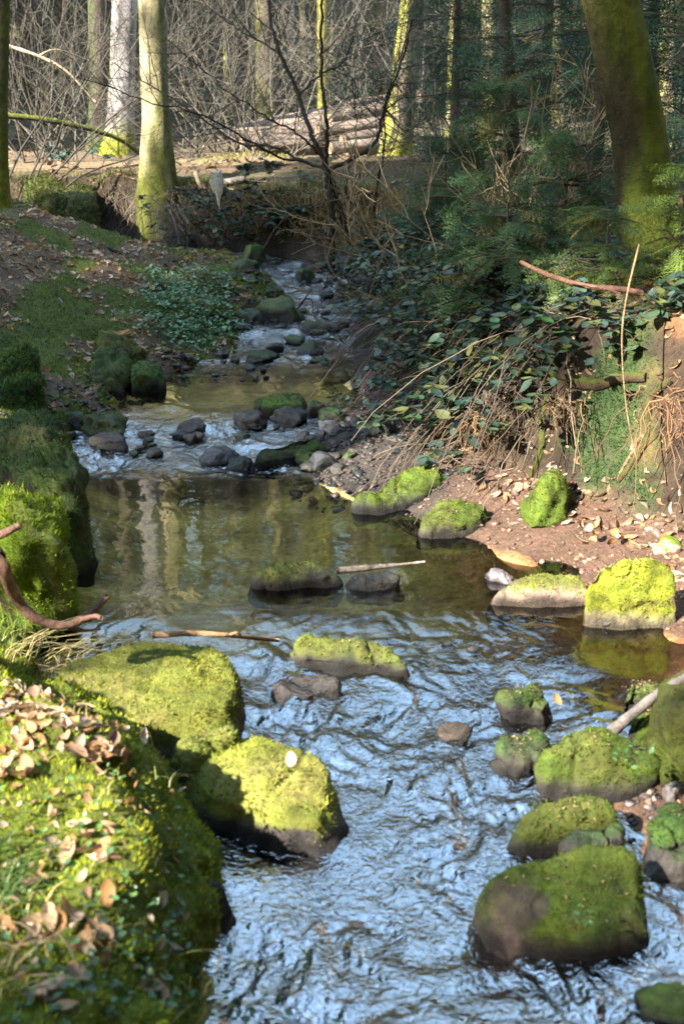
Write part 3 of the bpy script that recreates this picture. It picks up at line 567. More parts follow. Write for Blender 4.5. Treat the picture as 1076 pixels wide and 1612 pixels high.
# ------------------------------------------------------------------ trees
def smooth_path(P_, n_):
    """Catmull-Rom through the given points"""
    P_ = np.asarray(P_, float); k = len(P_); A_ = np.concatenate([[2*P_[0]-P_[1]], P_, [2*P_[-1]-P_[-2]]]); out = []
    for t in np.linspace(0, k-1, n_):
        i_ = min(int(t), k-2); u_ = t-i_; p0, p1, p2, p3 = A_[i_:i_+4]
        out.append(.5*((2*p1)+(-p0+p2)*u_+(2*p0-5*p1+4*p2-p3)*u_**2+(-p0+3*p1-3*p2+p3)*u_**3))
    return np.array(out)
def bark_fun(base, mossc, side, seed, mlow=1.0, mtop=6.0, amt=.6):
    base = np.asarray(base); sd = norm(np.asarray(side, float)[None])[0]
    def f_(v, nrm):
        n1 = fbm(v[:, 0]*7, v[:, 1]*7, v[:, 2]*2.2, seed, 4); n2 = fbm(v[:, 0]*20, v[:, 1]*20, v[:, 2]*6, seed+2, 3)
        c = base[None]*(1+.5*n2[:, None])*(1+.45*n1[:, None])
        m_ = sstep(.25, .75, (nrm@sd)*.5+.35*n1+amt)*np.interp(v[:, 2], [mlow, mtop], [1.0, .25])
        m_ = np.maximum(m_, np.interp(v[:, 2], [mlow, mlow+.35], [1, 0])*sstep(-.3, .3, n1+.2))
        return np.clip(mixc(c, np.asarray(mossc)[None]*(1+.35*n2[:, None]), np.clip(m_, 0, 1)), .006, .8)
    return f_
def grow(p, d, length, r0, depth, r, out, droop=0.0, wig=.22, split=(3, 6), minr=.002, up=.12):
    """a branch and its side branches as polylines"""
    n_ = max(4, int(6+length*1.5)); pts = [np.array(p, float)]; d = norm(np.asarray(d, float)[None])[0]; st = length/n_
    dirs = []
    for k in range(n_):
        d = norm((d+r.normal(0, wig, 3)*.5+np.array([0, 0, up-droop])*.3)[None])[0]; dirs.append(d); pts.append(pts[-1]+d*st)
    rad = np.maximum(r0*(1-np.linspace(0, 1, n_+1)**1.1*.85), minr); out.append((np.array(pts), rad, depth))
    if depth <= 0: return
    for _ in range(int(r.integers(*split))):
        k = int(r.integers(max(1, n_//4), n_)); ax = norm(r.normal(0, 1, (1, 3)))[0]; nd = norm((dirs[k]+ax*r.uniform(.6, 1.1))[None])[0]
        grow(pts[k], nd, length*r.uniform(.35, .6), rad[k]*.6, depth-1, r, out, droop, wig, split, minr, up)
def twigs(mb, lines, c, sides=(7, 5, 4, 3)):
    for pts, rad, dp in lines:
        mb.tube(pts, rad, {3: 8, 2: 6, 1: 4, 0: 3}.get(dp, 8), c)
def tree(label, base, top, r0, r1, seed, barkc, mossc=C3(.10, .12, .015), side=(-1, -.2, .1), group=None, sides=20, height=14.0, flare=.5, amt=.3, mtop=4.0, n_br=9, brc=C3(.10, .085, .07), first=4.0, rings=46, name='bare_tree', cat='tree', lump=.07, blen=3.2, mossy_fuzz=0, mid=None):
    """base and top: two points of the trunk's axis as seen; the trunk goes on above the picture to its full height"""
    base, top = np.asarray(base, float), np.asarray(top, float); r = np.random.default_rng(seed)
    d = (top-base)/max(top[2]-base[2], .1); root = empty(name, base, label, cat, group)
    zz = np.concatenate([[-.35], np.geomspace(.02, height, rings)]); kk = np.minimum(zz, top[2]-base[2])+np.maximum(zz-(top[2]-base[2]), 0)*.35
    P_ = np.stack([d[0]*kk, d[1]*kk, zz], 1); P_[:, 0] += .05*np.sin(zz*.7+seed); P_[:, 1] += .05*np.sin(zz*.5+2*seed)
    P_[:, :2] -= P_[1, :2]
    if mid is not None: P_[:, 0] += mid*np.sin(np.clip(zz/(top[2]-base[2]), 0, 1)*pi)
    hr = np.clip(zz/(top[2]-base[2]), 0, 1); rad = r0+(r1-r0)*hr; rad = rad*np.clip(1-(zz-(top[2]-base[2]))/(height*1.15), .15, 1)
    rad = rad*(1+flare*np.exp(-np.maximum(zz, 0)/.22))
    mb = MB(); fz = bark_fun(barkc, mossc, side, seed, .15, mtop, amt)
    mb.tube(P_, rad, sides, cfun=fz, lump=lump, seed=seed); tk = mb.build('trunk', M['bark'], root)
    if mossy_fuzz:
        v = np.concatenate(mb.v); f4 = np.concatenate(mb.f4); low = v[:, 2] < 2.2; sd = norm(np.array([side], float))[0]
        nrm = vnormals(v, f4); msk = sstep(.3, .8, nrm@sd*.6+amt*.8+.5*fbm(v[:, 0]*7, v[:, 1]*7, v[:, 2]*3, seed, 3))*low*(v[:, 2] > 0)
        moss_blades(v, f4, msk, mossy_fuzz, .014, np.asarray(mossc)*.9, seed, tk)
    out = []
    for k in range(n_br):
        z = r.uniform(first, height*.97); i_ = np.searchsorted(zz, z); i_ = min(i_, len(zz)-1); a = r.uniform(0, 2*pi)
        grow(P_[i_], (cos(a), sin(a), r.uniform(.2, .8)), blen*r.uniform(.5, 1.1)*(1-.4*z/height), rad[i_]*.38, 2, r, out, split=(3, 6), minr=.006)
    if out:
        m2 = MB(); twigs(m2, out, brc); m2.build('crown', M['twig'], root)
    return root
GREY, PALE, DARK = C3(.23, .20, .175), C3(.34, .29, .24), C3(.10, .08, .065)
T = tree
def seen(px0, py0, px1, y): return V(px0, py0, y), V(px1, -20, y)
b_, t_ = seen(250, 312, 226, 11.55); T('pale lichen-streaked tree with mossy foot on the undercut far bank', b_, t_, .135, .108, 301, C3(.31, .27, .16), C3(.085, .09, .018), (.6, -.2, 0), sides=28, rings=70, amt=.26, mtop=2.6, height=15, first=5, mossy_fuzz=3000, flare=.55)
b_, t_ = seen(187, 245, 192, 15.5); T('grey straight trunk behind the pale streaked tree, moss on one edge', b_, t_, .16, .145, 302, C3(.27, .25, .25), C3(.17, .18, .02), (-1, -.3, 0), sides=24, amt=.0, mtop=8, height=17, first=6)
b_, t_ = seen(156, 245, 158, 17); T('dark slender trunk just left of the grey straight trunk', b_, t_, .13, .11, 303, DARK, MOSS_D, sides=16, height=16, first=6)
b_, t_ = seen(622, 262, 662, 13.8); T('leaning trunk with yellow-green lit edge beside the log stack', b_, t_, .15, .125, 304, C3(.15, .12, .10), C3(.27, .26, .04), (-1, -.25, .1), sides=24, amt=.12, mtop=9, height=15, first=5)  # lit edge is put into the moss colour on the sunward side
b_, t_ = seen(1018, 352, 962, 6.0); T('thick moss-coated trunk leaning over the right bank', b_, t_, .124, .118, 305, C3(.085, .068, .032), C3(.085, .105, .012), (1, -.3, .1), sides=40, rings=110, amt=.55, mtop=7, height=12, first=4.5, flare=.22, mossy_fuzz=9000, lump=.06, mid=.03)
b_, t_ = seen(2, 330, 6, 9.5); T('mossy trunk cut by the left picture edge', b_, t_, .055, .045, 306, DARK, C3(.14, .15, .015), (.6, -.4, 0), sides=16, amt=.3, height=12, first=5)
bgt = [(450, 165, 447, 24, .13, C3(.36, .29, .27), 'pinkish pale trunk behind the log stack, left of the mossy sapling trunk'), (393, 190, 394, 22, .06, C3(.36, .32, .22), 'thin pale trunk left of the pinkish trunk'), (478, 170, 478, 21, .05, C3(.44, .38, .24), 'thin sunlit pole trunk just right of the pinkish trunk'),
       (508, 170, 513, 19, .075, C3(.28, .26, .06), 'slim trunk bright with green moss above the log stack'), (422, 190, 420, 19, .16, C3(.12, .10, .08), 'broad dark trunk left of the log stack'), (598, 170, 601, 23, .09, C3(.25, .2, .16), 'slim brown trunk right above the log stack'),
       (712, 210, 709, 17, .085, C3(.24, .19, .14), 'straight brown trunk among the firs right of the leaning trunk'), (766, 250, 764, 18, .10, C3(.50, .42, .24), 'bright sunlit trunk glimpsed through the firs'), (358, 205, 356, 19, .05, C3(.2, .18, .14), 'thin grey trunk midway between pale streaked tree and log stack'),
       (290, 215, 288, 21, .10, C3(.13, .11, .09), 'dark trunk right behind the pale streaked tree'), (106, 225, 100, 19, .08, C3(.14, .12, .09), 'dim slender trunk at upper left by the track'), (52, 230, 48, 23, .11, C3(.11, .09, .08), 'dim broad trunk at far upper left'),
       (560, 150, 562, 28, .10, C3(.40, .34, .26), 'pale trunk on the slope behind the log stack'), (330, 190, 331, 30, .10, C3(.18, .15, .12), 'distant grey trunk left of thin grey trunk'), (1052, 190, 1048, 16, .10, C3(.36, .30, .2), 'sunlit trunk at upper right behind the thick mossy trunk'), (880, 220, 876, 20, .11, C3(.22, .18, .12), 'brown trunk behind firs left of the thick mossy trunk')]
for k, (bx, by, tx_, yd, rr, bc, lb) in enumerate(bgt):
    b_, t_ = seen(bx, by, tx_, yd); b_[2] = min(b_[2], G(b_[0], b_[1])+.02)
    T(lb, b_, t_, rr, rr*.88, 320+k, bc*.8, C3(.16, .17, .03), (-1, -.3, 0), sides=12, rings=30, height=13+k % 5, first=4.5, amt=.05, mtop=7, n_br=8)
# trees on the slope behind: a few kinds, copied
protos = []
for k in range(5):
    o = T('slope tree', (0, 0, 0), (.1*(k-2), 0, 3), .14+.03*k, .12+.03*k, 360+k, [C3(.13, .115, .07), C3(.2, .18, .1), C3(.08, .07, .045), C3(.16, .14, .065), C3(.11, .10, .065)][k], C3(.14, .15, .03), sides=9, rings=18, height=15+k, first=3.5, amt=.05, n_br=15, blen=4.0, lump=.03)
    protos.append(o)
used_ = set(); r = np.random.default_rng(5); cnt = 0
for row, (yd, nn_) in enumerate([(27, 6), (33, 7), (40, 9), (50, 11), (62, 13), (78, 15)]):
    for k in range(nn_):
        half = .31*yd*1.15; x_ = -half+2*half*(k+.5+r.uniform(-.38, .38))/nn_; y_ = yd+r.uniform(-2.5, 2.5); ki = int(r.integers(5))
        o = protos[ki] if ki not in used_ else copy_tree(protos[ki]); used_.add(ki)
        o.location = (x_, y_, G(x_, y_)-.1); o.rotation_euler.z = r.uniform(0, 6.28); s1 = r.uniform(.85, 1.25); o.scale = (s1, s1, s1)
        tag(o, ['bare tree standing on the nearer brown slope behind the logs', 'bare tree in the second row up the brown slope', 'bare tree midway up the brown slope', 'bare tree high on the brown slope', 'far bare tree near the slope top', 'farthest bare tree on the slope top'][row], 'tree', 'bare trees on the slope, row %d' % (row+1))
for k in range(5):
    if k not in used_: protos[k].location = (k*3-6, 45, G(k*3-6, 45))

# the forked bare sapling at the upper stream
def sapling():
    y0 = 10.0; root = empty('bare_sapling', V(523, 428, y0), 'forked bare sapling with dark twisted branches over the upper stream', 'sapling')
    o0 = np.array(root.location); mb = MB(); sub = MB(); r = np.random.default_rng(44)
    def br(pts, r0, r1, twn=0, n_=28, dep=1, tl=.5):
        P_ = smooth_path([V(a, b1, y0+dy)-o0 for a, b1, dy in pts], n_); P_ = P_+.006*r.normal(0, 1, P_.shape)
        mb_ = mb if r0 > .012 else sub; mb_.tube(P_, np.linspace(r0, r1, n_), 8 if r0 > .012 else 5, C3(.045, .036, .03)*r.uniform(.8, 1.3))
        out = []
        for _ in range(twn):
            k = int(r.integers(n_//5, n_-1)); dd = norm((P_[k+1]-P_[k])[None])[0]+norm(r.normal(0, 1, (1, 3)))[0]*.9
            grow(P_[k], dd, tl*r.uniform(.5, 1.4), .0045, dep, r, out, minr=.0014, split=(2, 5))
        twigs(sub, out, C3(.07, .058, .05))
    br([(523, 440, 0), (522, 370, 0), (520, 310, 0), (514, 268, 0)], .030, .024)
    br([(553, 385, .1), (535, 330, .05), (524, 290, .02), (514, 268, 0)], .024, .018)
    br([(514, 268, 0), (495, 222, 0), (470, 150, .1), (440, 85, .1), (424, 20, .2), (418, -60, .3)], .020, .010, 9)
    br([(514, 268, 0), (513, 190, -.1), (505, 100, -.1), (508, -40, -.2)], .017, .008, 7)
    br([(514, 268, 0), (552, 252, -.1), (590, 222, -.2), (604, 170, -.2), (630, 100, -.3), (648, 30, -.3)], .018, .006, 9)
    br([(514, 268, 0), (480, 255, .1), (430, 232, .2), (370, 222, .4), (310, 180, .5), (245, 138, .6), (180, 100, .7)], .014, .004, 12)
    br([(480, 256, .1), (420, 240, -.2), (350, 196, -.4), (300, 175, -.5), (230, 158, -.6), (120, 120, -.8)], .010, .003, 10)
    br([(505, 245, 0), (470, 212, -.2), (440, 195, -.3), (395, 170, -.5), (330, 120, -.5), (260, 60, -.6)], .009, .003, 8)
    br([(470, 150, .1), (500, 120, .2), (540, 95, .3), (560, 40, .3), (575, -20, .4)], .009, .003, 7)
    br([(604, 170, -.2), (640, 205, -.3), (680, 180, -.5), (720, 190, -.6), (760, 150, -.7)], .007, .003, 7)
    br([(440, 85, .1), (400, 60, .2), (350, 30, .3), (300, -20, .4)], .008, .003, 7)
    br([(590, 370, .1), (592, 300, 0), (605, 230, 0), (608, 150, 0), (640, 60, -.1)], .014, .005, 7)
    br([(580, 420, .1), (560, 330, .1), (545, 300, .1), (560, 200, .2), (550, 110, .2)], .008, .004, 7)
    mb.build('trunk', M['bark'], root); sub.build('crown', M['twig'], root)
sapling()
def bare_shrub(label, px, py, y, seed, n_=9, length=2.2, c=C3(.13, .11, .09), spread=1.0, group='bare brushwood in the understorey', lean=(0, 0, .5), r0=.011, dep=2):
    b0 = V(px, py, y); b0[2] = min(b0[2], max(G(b0[0], b0[1]), b0[2]-.4)+.0); r = np.random.default_rng(seed); out = []
    for _ in range(n_):
        d = np.array([r.normal(0, spread), r.normal(0, spread*.6), r.uniform(.1, .9)])+np.array(lean)
        grow((r.normal(0, .12), r.normal(0, .1), -.05), d, length*r.uniform(.6, 1.2), r0, dep, r, out, minr=.0025, split=(3, 6), wig=.28)
    mb = MB(); twigs(mb, out, c); o = mb.build('bare_shrub', M['twig']); o.location = b0.tolist(); tag(o, label, 'shrub', group); return o
BS = [('grey twiggy brush at far upper left by the mossy edge trunk', 30, 240, 11.5), ('tangled brush left of the grey straight trunk', 110, 250, 14.5), ('brush arching over the woodland track at left', 60, 255, 13.8), ('pale brushwood right behind the pale streaked tree', 300, 245, 15), ('fine grey brush between pale tree and log stack', 350, 240, 16.5),
      ('thin brush at the left end of the log stack', 385, 235, 15.5), ('brushwood on slope above the log stack', 460, 170, 22), ('brushwood far behind the grey straight trunk', 200, 190, 23), ('dim brushwood high at upper left', 80, 180, 24), ('grey brushwood in the gap left of the broad dark trunk', 330, 185, 22),
      ('brush beside the leaning lit trunk', 670, 245, 14.5), ('brown brush at the foot of the firs', 740, 270, 12.5), ('brush at upper right behind thick mossy trunk', 1060, 240, 13), ('grey brush low at the left of the sapling', 430, 260, 13), ('pale brush right above the log stack', 590, 165, 22), ('distant brush left of the thin pale trunk', 380, 160, 28), ('distant brush at the far left slope', 20, 160, 28), ('distant brush centre of the left slope', 150, 150, 30), ('distant brush on slope above pale streaked tree', 270, 150, 29), ('distant brush on the right slope', 700, 160, 26), ('dense twig thicket behind the mossy limb', 90, 225, 17), ('dense twig thicket left of the broad dark trunk', 330, 215, 18.5), ('dense twig thicket between pale tree and thin grey trunk', 300, 220, 17.5), ('dense twig thicket behind dim slender trunk', 130, 200, 20), ('dense twig thicket at far left above the track', 25, 215, 18), ('dense twig thicket behind left end of logs', 400, 185, 20), ('dense twig thicket behind right end of logs', 560, 165, 20.5), ('dense twig thicket right of leaning lit trunk', 690, 200, 19)]
for k, (lb, px, py, y) in enumerate(BS):
    bare_shrub(lb, px, py, y, 400+k, 10, 2.4 if y < 20 else 3.4, C3(.085, .076, .062)*(1.2 if k % 3 else .6), 1.0, r0=.010 if y < 20 else .016)

bare_shrub('thin tan brush among the firs above the brambles', 700, 420, 7.2, 450, 10, 1.1, C3(.20, .15, .09), .9, r0=.004)
bare_shrub('thin tan brush before the thick mossy trunk', 830, 400, 6.6, 451, 10, 1.1, C3(.20, .15, .09), .9, r0=.004)
bare_shrub('thin tan brush right of the sapling', 620, 330, 9.6, 452, 10, 1.1, C3(.20, .15, .09), .9, r0=.004)
# ------------------------------------------------------------------ stack of felled logs
r = np.random.default_rng(12)
LOGS = [(352, 214, 640, 196, 16.6, 9), (372, 205, 650, 178, 16.9, 8), (380, 226, 640, 212, 16.2, 10), (395, 198, 655, 163, 17.2, 8), (410, 214, 648, 190, 16.3, 8), (418, 238, 632, 228, 15.9, 9), (430, 192, 640, 152, 17.5, 7), (400, 228, 560, 218, 15.7, 7), (500, 205, 650, 184, 16.0, 8), (520, 182, 660, 158, 16.6, 8), (540, 220, 640, 205, 15.8, 8), (520, 232, 636, 222, 15.6, 8), (548, 168, 655, 146, 17.0, 7)]
LN = ['longest grey-brown log sticking out at left of the stack', 'reddish log across the upper stack', 'log low in the stack with broad dark end', 'high log rising to right in the stack', 'middle log of the stack behind the sapling stem', 'bottom log of the stack nearest the track', 'thin log topmost at back of stack', 'short broken log before the bottom of the stack', 'short log with bright cut at right of stack', 'upper log at right end of stack', 'third log from the ground at right end', 'second log from the ground at right end', 'thin log on the very top at right end']
for (a, b1, c, d, y, hp), lb in zip(LOGS, LN):
    p0, p1 = V(a, b1, y-.25), V(c, d, y+.25); R_ = hp/FPX*y*1.15; root = empty('felled_log', p0, 'felled '+lb, 'log', 'logs in the stack'); n_ = 14
    P_ = (p1-p0)[None]*np.linspace(0, 1, n_)[:, None]; P_[:, 2] += R_*.12*np.sin(np.linspace(0, 3, n_)+a)
    mb = MB(); cc = C3(.21, .16, .13)*r.uniform(.75, 1.2)
    mb.tube(P_, np.linspace(R_, R_*.85, n_), 14, cfun=lambda v, q, cc=cc, sd=int(a): np.clip(cc[None]*(1+.4*fbm(v[:, 0]*4, v[:, 1]*14, v[:, 2]*14, sd, 3)[:, None]), .01, .8), lump=.08, seed=int(a)); mb.build('bark', M['bark'], root)
    d_ = norm((p1-p0)[None])[0]
    for e, q in ((0, P_[0]), (1, P_[-1])):
        m2 = MB(); s1 = -1 if e == 0 else 1; m2.tube([q+d_*s1*.002, q+d_*s1*.012], R_*(.9 if e == 0 else .76), 14, C3(.5, .36, .24))
        m2.build('cut_end', M['bark'], root)

# ------------------------------------------------------------------ dead wood
def stick(label, paths, c, name='fallen_branch', sides=9, lump=.12, cat='branch', moss=None):
    """paths: (list of world points, r0, r1)"""
    o0 = np.asarray(paths[0][0][0], float); root = None; first = None
    for q, (P_, r0, r1) in enumerate(paths):
        P_ = smooth_path(np.asarray(P_, float)-o0, 26); mb = MB()
        fn = lambda v, nr_, c=np.asarray(c): np.clip(c[None]*(1+.4*fbm(v[:, 0]*25, v[:, 1]*25, v[:, 2]*25, 5, 3)[:, None]) if moss is None else mixc(c[None]*(1+.3*fbm(v[:, 0]*9, v[:, 1]*9, v[:, 2]*9, 5, 3)[:, None]), np.asarray(moss)[None]*np.ones((len(v), 1)), sstep(-.2, .5, nr_[:, 2]+.5*fbm(v[:, 0]*6, v[:, 1]*6, v[:, 2]*6, 8, 3))), .006, .8)
        mb.tube(P_, np.linspace(r0, r1, 26)*(1+.06*np.sin(np.arange(26)*1.7)), sides, cfun=fn, lump=lump, seed=q+int(r0*1e4))
        o = mb.build(name if first is None else 'side_branch', M['bark'], first)
        if first is None: first = o; o.location = o0.tolist(); tag(o, label, cat)
    return first
stick('forked brown branch reaching over pool from the left bank', [([U(-30, 838, .55), V(0, 880, 2.9), V(22, 935, 3.0), V(55, 972, 3.02), V(100, 985, 3.04), V(140, 968, 3.06), V(170, 938, 3.1)], .020, .008), ([V(-20, 850, 2.9), V(10, 838, 2.9), V(30, 828, 2.92)], .013, .009), ([V(128, 975, 3.05), V(150, 970, 3.03), V(160, 973, 3.0)], .008, .006), ([V(100, 985, 3.04), V(130, 992, 3.08), V(158, 990, 3.12)], .007, .004)], C3(.20, .115, .085))
stick('straight buff stick lying on the water behind the moss slab', [([U(240, 1000, .205), U(300, 997, .205), U(360, 1000, .19), U(438, 1008, .10)], .010, .006), ([U(360, 1000, .19), U(372, 996, .2), U(380, 1001, .19)], .005, .003)], C3(.38, .23, .13))
stick('reddish bent stick hanging from the right bank edge', [([V(818, 412, 5.0), V(860, 432, 4.95), V(920, 450, 4.9), V(975, 455, 4.85), V(1010, 462, 4.85)], .009, .012), ([V(900, 445, 4.9), V(940, 452, 4.8), V(975, 462, 4.8)], .006, .004)], C3(.16, .085, .06))
stick('grey driftwood stick propped between stones at right', [([U(962, 1152, .10), U(1000, 1120, .19), U(1045, 1085, .25), U(1090, 1060, .3)], .015, .011)], C3(.20, .175, .16))
stick('mossy fallen limb hanging across upper left', [([V(-20, 180, 12.0), V(60, 187, 12.2), V(130, 200, 12.4), V(185, 218, 12.6), V(225, 245, 12.8)], .03, .018), ([V(60, 187, 12.2), V(90, 215, 12.3), V(110, 245, 12.4)], .015, .008)], C3(.10, .08, .06), moss=C3(.12, .14, .015))
stick('pale bare limb slanting down at upper left', [([V(0, 68, 12), V(60, 88, 12), V(105, 112, 12), V(150, 160, 12.1)], .018, .008), ([V(60, 88, 12), V(90, 78, 12), V(140, 95, 12.2)], .008, .004)], C3(.34, .28, .2))
stick('dark stick lying on the left bank by the track', [([V(128, 380, 9.2), V(160, 388, 9.15), V(200, 402, 9.1)], .016, .010)], C3(.05, .04, .035))
stick('grey twig standing in the upper stream', [([U(465, 490, .2), V(480, 470, 8.6), V(490, 455, 8.65)], .007, .004), ([V(480, 470, 8.6), V(491, 473, 8.6), V(492, 492, 8.5)], .005, .003)], C3(.06, .05, .045))
stick('pale flat driftwood lying in the pool', [([U(530, 899, .078), U(600, 892, .082), U(668, 885, .078)], .014, .005)], C3(.24, .2, .165), lump=.25)
_hr = np.random.default_rng(6)
def hug(*pp): return [hit(a+_hr.normal(0, 5), b1+_hr.normal(0, 4))+np.array([0, -.004, .0]) for a, b1 in pp]
stick('mossy leaning root at right end of the red bank', [(hug((1050, 590), (1035, 630), (1010, 690), (985, 730), (970, 755)), .016, .009)], C3(.08, .055, .035), moss=C3(.06, .07, .014))
stick('mossy root on face of right bank beside hanging rootlets', [(hug((878, 560), (868, 610), (855, 660), (845, 700), (836, 745)), .020, .012)], C3(.08, .055, .035), moss=C3(.06, .07, .014))
stick('thin pale vine dangling before the right bank', [([V(1005, 385, 4.6), V(985, 470, 4.5), V(978, 540, 4.42), V(985, 640, 4.38), V(1000, 720, 4.3)], .004, .0025)], C3(.25, .18, .1), name='vine', cat='vine', sides=5, lump=.05)
stick('mossy flat log set in the right bank face', [(hug((900, 602), (940, 604), (980, 602), (1015, 597)), .026, .022)], C3(.08, .055, .035), moss=C3(.06, .07, .014))
stick('broken fallen stick lying at foot of red bank', [([U(560, 0, .3)*0+hit(975, 745), hit(1005, 700)+np.array([0, 0, .02])], .006, .004)], C3(.3, .2, .13), sides=6)
stick('bent grey root arching from the far bank face', [([V(290, 340, 11.1), V(300, 352, 10.95), V(318, 352, 10.9), V(332, 345, 10.95), V(345, 350, 10.95)], .016, .008)], C3(.2, .16, .13))
stick('dead branch leaning down far bank into the stream', [([V(262, 318, 11.2), V(275, 350, 11.0), V(283, 385, 10.8)], .012, .006), ([V(275, 350, 11.0), V(290, 365, 10.9), V(297, 380, 10.85)], .007, .004)], C3(.17, .135, .105))
def pale_stump():
    P_ = [(331, 272), (345, 270), (349, 285), (351, 300), (347, 312), (346, 330), (343, 322), (339, 305), (333, 300), (330, 285)]
    q = np.array([V(a, b1, 10.75) for a, b1 in P_]); c = q.mean(0); n_ = len(q); th = np.array([0, .07, 0])
    v = np.concatenate([q, q+th+.01*np.sin(np.arange(n_))[:, None], [c-np.array([0, .012, 0])], [c+th]])-c
    f = []
    for k in range(n_):
        j_ = (k+1) % n_; f += [(2*n_, j_, k), (2*n_+1, n_+k, n_+j_), (k, j_, n_+j_), (k, n_+j_, n_+k)]
    o = mesh('splintered_stump', v, np.array(f), M['bark'], None, np.tile(C3(.5, .46, .4), (len(v), 1)), smooth=False); o.location = c.tolist()
    tag(o, 'pale splintered wood stump hanging at the far bank edge', 'stump')
pale_stump()
stick('short pale broken branch beside the splintered stump', [([V(308, 272, 11.5), V(312, 285, 11.4), V(317, 297, 11.35)], .02, .012)], C3(.3, .22, .14))
stick('grey log lying on bank right of the splintered stump', [([V(320, 296, 11.6), V(360, 286, 11.5), V(385, 282, 11.5)], .035, .03)], C3(.2, .17, .15))

# ------------------------------------------------------------------ litter, moss, grass and leaves
def gnormal(x, y):
    e = .02; zx = (ground_z(x+e, y)-ground_z(x-e, y))/(2*e); zy = (ground_z(x, y+e)-ground_z(x, y-e))/(2*e)
    return norm(np.stack([-zx, -zy, np.ones_like(zx)], -1))
def lump_z(x, y):
    z, u = ground_base(x, y); return ground_z(x, y)+((u < 5)*(y < 3.4))*.022*np.abs(fbm(x*14, y*14, 0, 51, 3))
LEAFC = np.array([(.42, .30, .18), (.33, .21, .12), (.26, .14, .07), (.48, .37, .26), (.18, .11, .07), (.38, .20, .08), (.28, .22, .17)])
LV2, LF2 = leaf_shape(.9, .5, 4, .45)
def litter(name, label, n_, sample, size, seed, tilt=.35, cols=LEAFC, mat='leaf', lift=.006, cat='leaves'):
    r = np.random.default_rng(seed); x, y = sample(r, n_); z = lump_z(x, y)+lift*r.uniform(.3, 2, len(x))
    R_ = align(gnormal(x, y), r.uniform(0, 6.28, len(x)), tilt, r); h_ = len(x)//2
    sz = size*r.uniform(.6, 1.25, len(x)); c = cols[r.integers(len(cols), size=len(x))]*r.uniform(.7, 1.2, (len(x), 1)); P_ = np.stack([x, y, z], -1); mb = MB()
    for sl_, (bv, bf) in ((slice(0, h_), (LV, LF)), (slice(h_, None), (LV2, LF2))):
        v, f, cc = scatter(bv-np.array([.5, 0, 0]), bf, P_[sl_], R_[sl_], sz[sl_][:, None], c[sl_]); mb.add(v, f, cc)
    o = mb.build(name, M[mat]); return tag(o, label, cat, kind='stuff')
def keep(x, y, cond): return x[cond], y[cond]
def on_left(y0, y1, w_, thr=-.2, k=1.0, seed=31, inv=False, umax=4.6):
    def f_(r, n_):
        y = y0+(y1-y0)*r.random(n_*2)**k; x = xD(y)-r.random(n_*2)*w_; _, u = ground_base(x, y); nz = fbm(x*3, y*3, lump_z(x, y)*3, seed, 4)
        c = (u < umax) & ((nz < thr) if not inv else (nz > thr)); x, y = keep(x, y, c); return x[:n_], y[:n_]
    return f_
litter('leaf_litter', 'brown fallen leaves covering the left stream bank', 14000, on_left(4.2, 12, 3.2, .25), .05, 601, cols=LEAFC*1.3)
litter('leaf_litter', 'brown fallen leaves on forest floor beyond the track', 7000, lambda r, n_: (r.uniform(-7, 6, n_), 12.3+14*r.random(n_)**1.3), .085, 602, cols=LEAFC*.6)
def beach(r, n_):
    y = r.uniform(3.5, 5.4, n_*3); t = r.random(n_*3)**.8; x = xG(y)+.12+(xI(y)-xG(y))*t*.95; c = (fbm(x*4, y*4, 0, 71, 3) > .0) & (x > .45) & (x-xG(y) > .25); x, y = keep(x, y, c); return x[:n_], y[:n_]
litter('leaf_litter', 'pale curled leaves drifted along foot of the right bank', 560, beach, .055, 603, .45)
litter('leaf_litter', 'brown leaves strewn on the near right bank', 900, lambda r, n_: (lambda y: (xG(y)+.15+(xI(y)+.8-xG(y))*r.random(n_), y))(r.uniform(1.2, 3.7, n_)), .05, 607, .4)
litter('leaf_litter', 'brown leaves caught among plants on top of the right bank', 2600, lambda r, n_: (lambda y: (xI(y)+r.uniform(-.1, 2.6, n_), y))(r.uniform(4.2, 12, n_)), .055, 604)
litter('leaf_litter', 'small brown leaf scraps among the moss of the near bank', 700, on_left(1.5, 3.0, 1.1, .55), .026, 605, .5)
litter('leaf_litter', 'pale leaf scraps heaped along top of the sunlit near bank', 620, lambda r, n_: (r.uniform(-1.15, -.5, n_), r.uniform(2.35, 3.0, n_)), .036, 606, .45)
def pebble_bed(label, n_, sample, size, cols, seed):
    r = np.random.default_rng(seed); x, y = sample(r, n_); bv, bf = ICO[1]; bv = bv*np.array([.5, .38, .25])*(1+.18*r.normal(0, 1, (len(bv), 1)))
    sz = size*r.lognormal(-.3, .45, len(x)); P_ = np.stack([x, y, ground_z(x, y)+sz*.06], -1); c = np.asarray(cols)[r.integers(len(cols), size=len(x))]*r.uniform(.6, 1.4, (len(x), 1))
    v, f, cc = scatter(bv, bf, P_, rotmats(len(x), r, .3), sz[:, None], c); o = mesh('gravel', v, f, M['pebble'], None, cc); return tag(o, label, 'gravel', kind='stuff')
PC = [C3(.025, .02, .018), C3(.04, .03, .025), C3(.018, .017, .017), C3(.05, .036, .028)]
pebble_bed('dark gravel between the stones of the bar under brambles', 1700, lambda r, n_: (lambda y: (xG(y)+r.uniform(-.12, .62, n_), y))(r.uniform(4.9, 7.0, n_)), .028, PC, 610)
pebble_bed('grit and small pebbles on the red sand beach', 900, lambda r, n_: (lambda y: (xG(y)+r.uniform(.0, .75, n_), y))(r.uniform(3.5, 4.95, n_)), .016, [C3(.16, .09, .06), C3(.22, .14, .1), C3(.1, .06, .045)], 611)
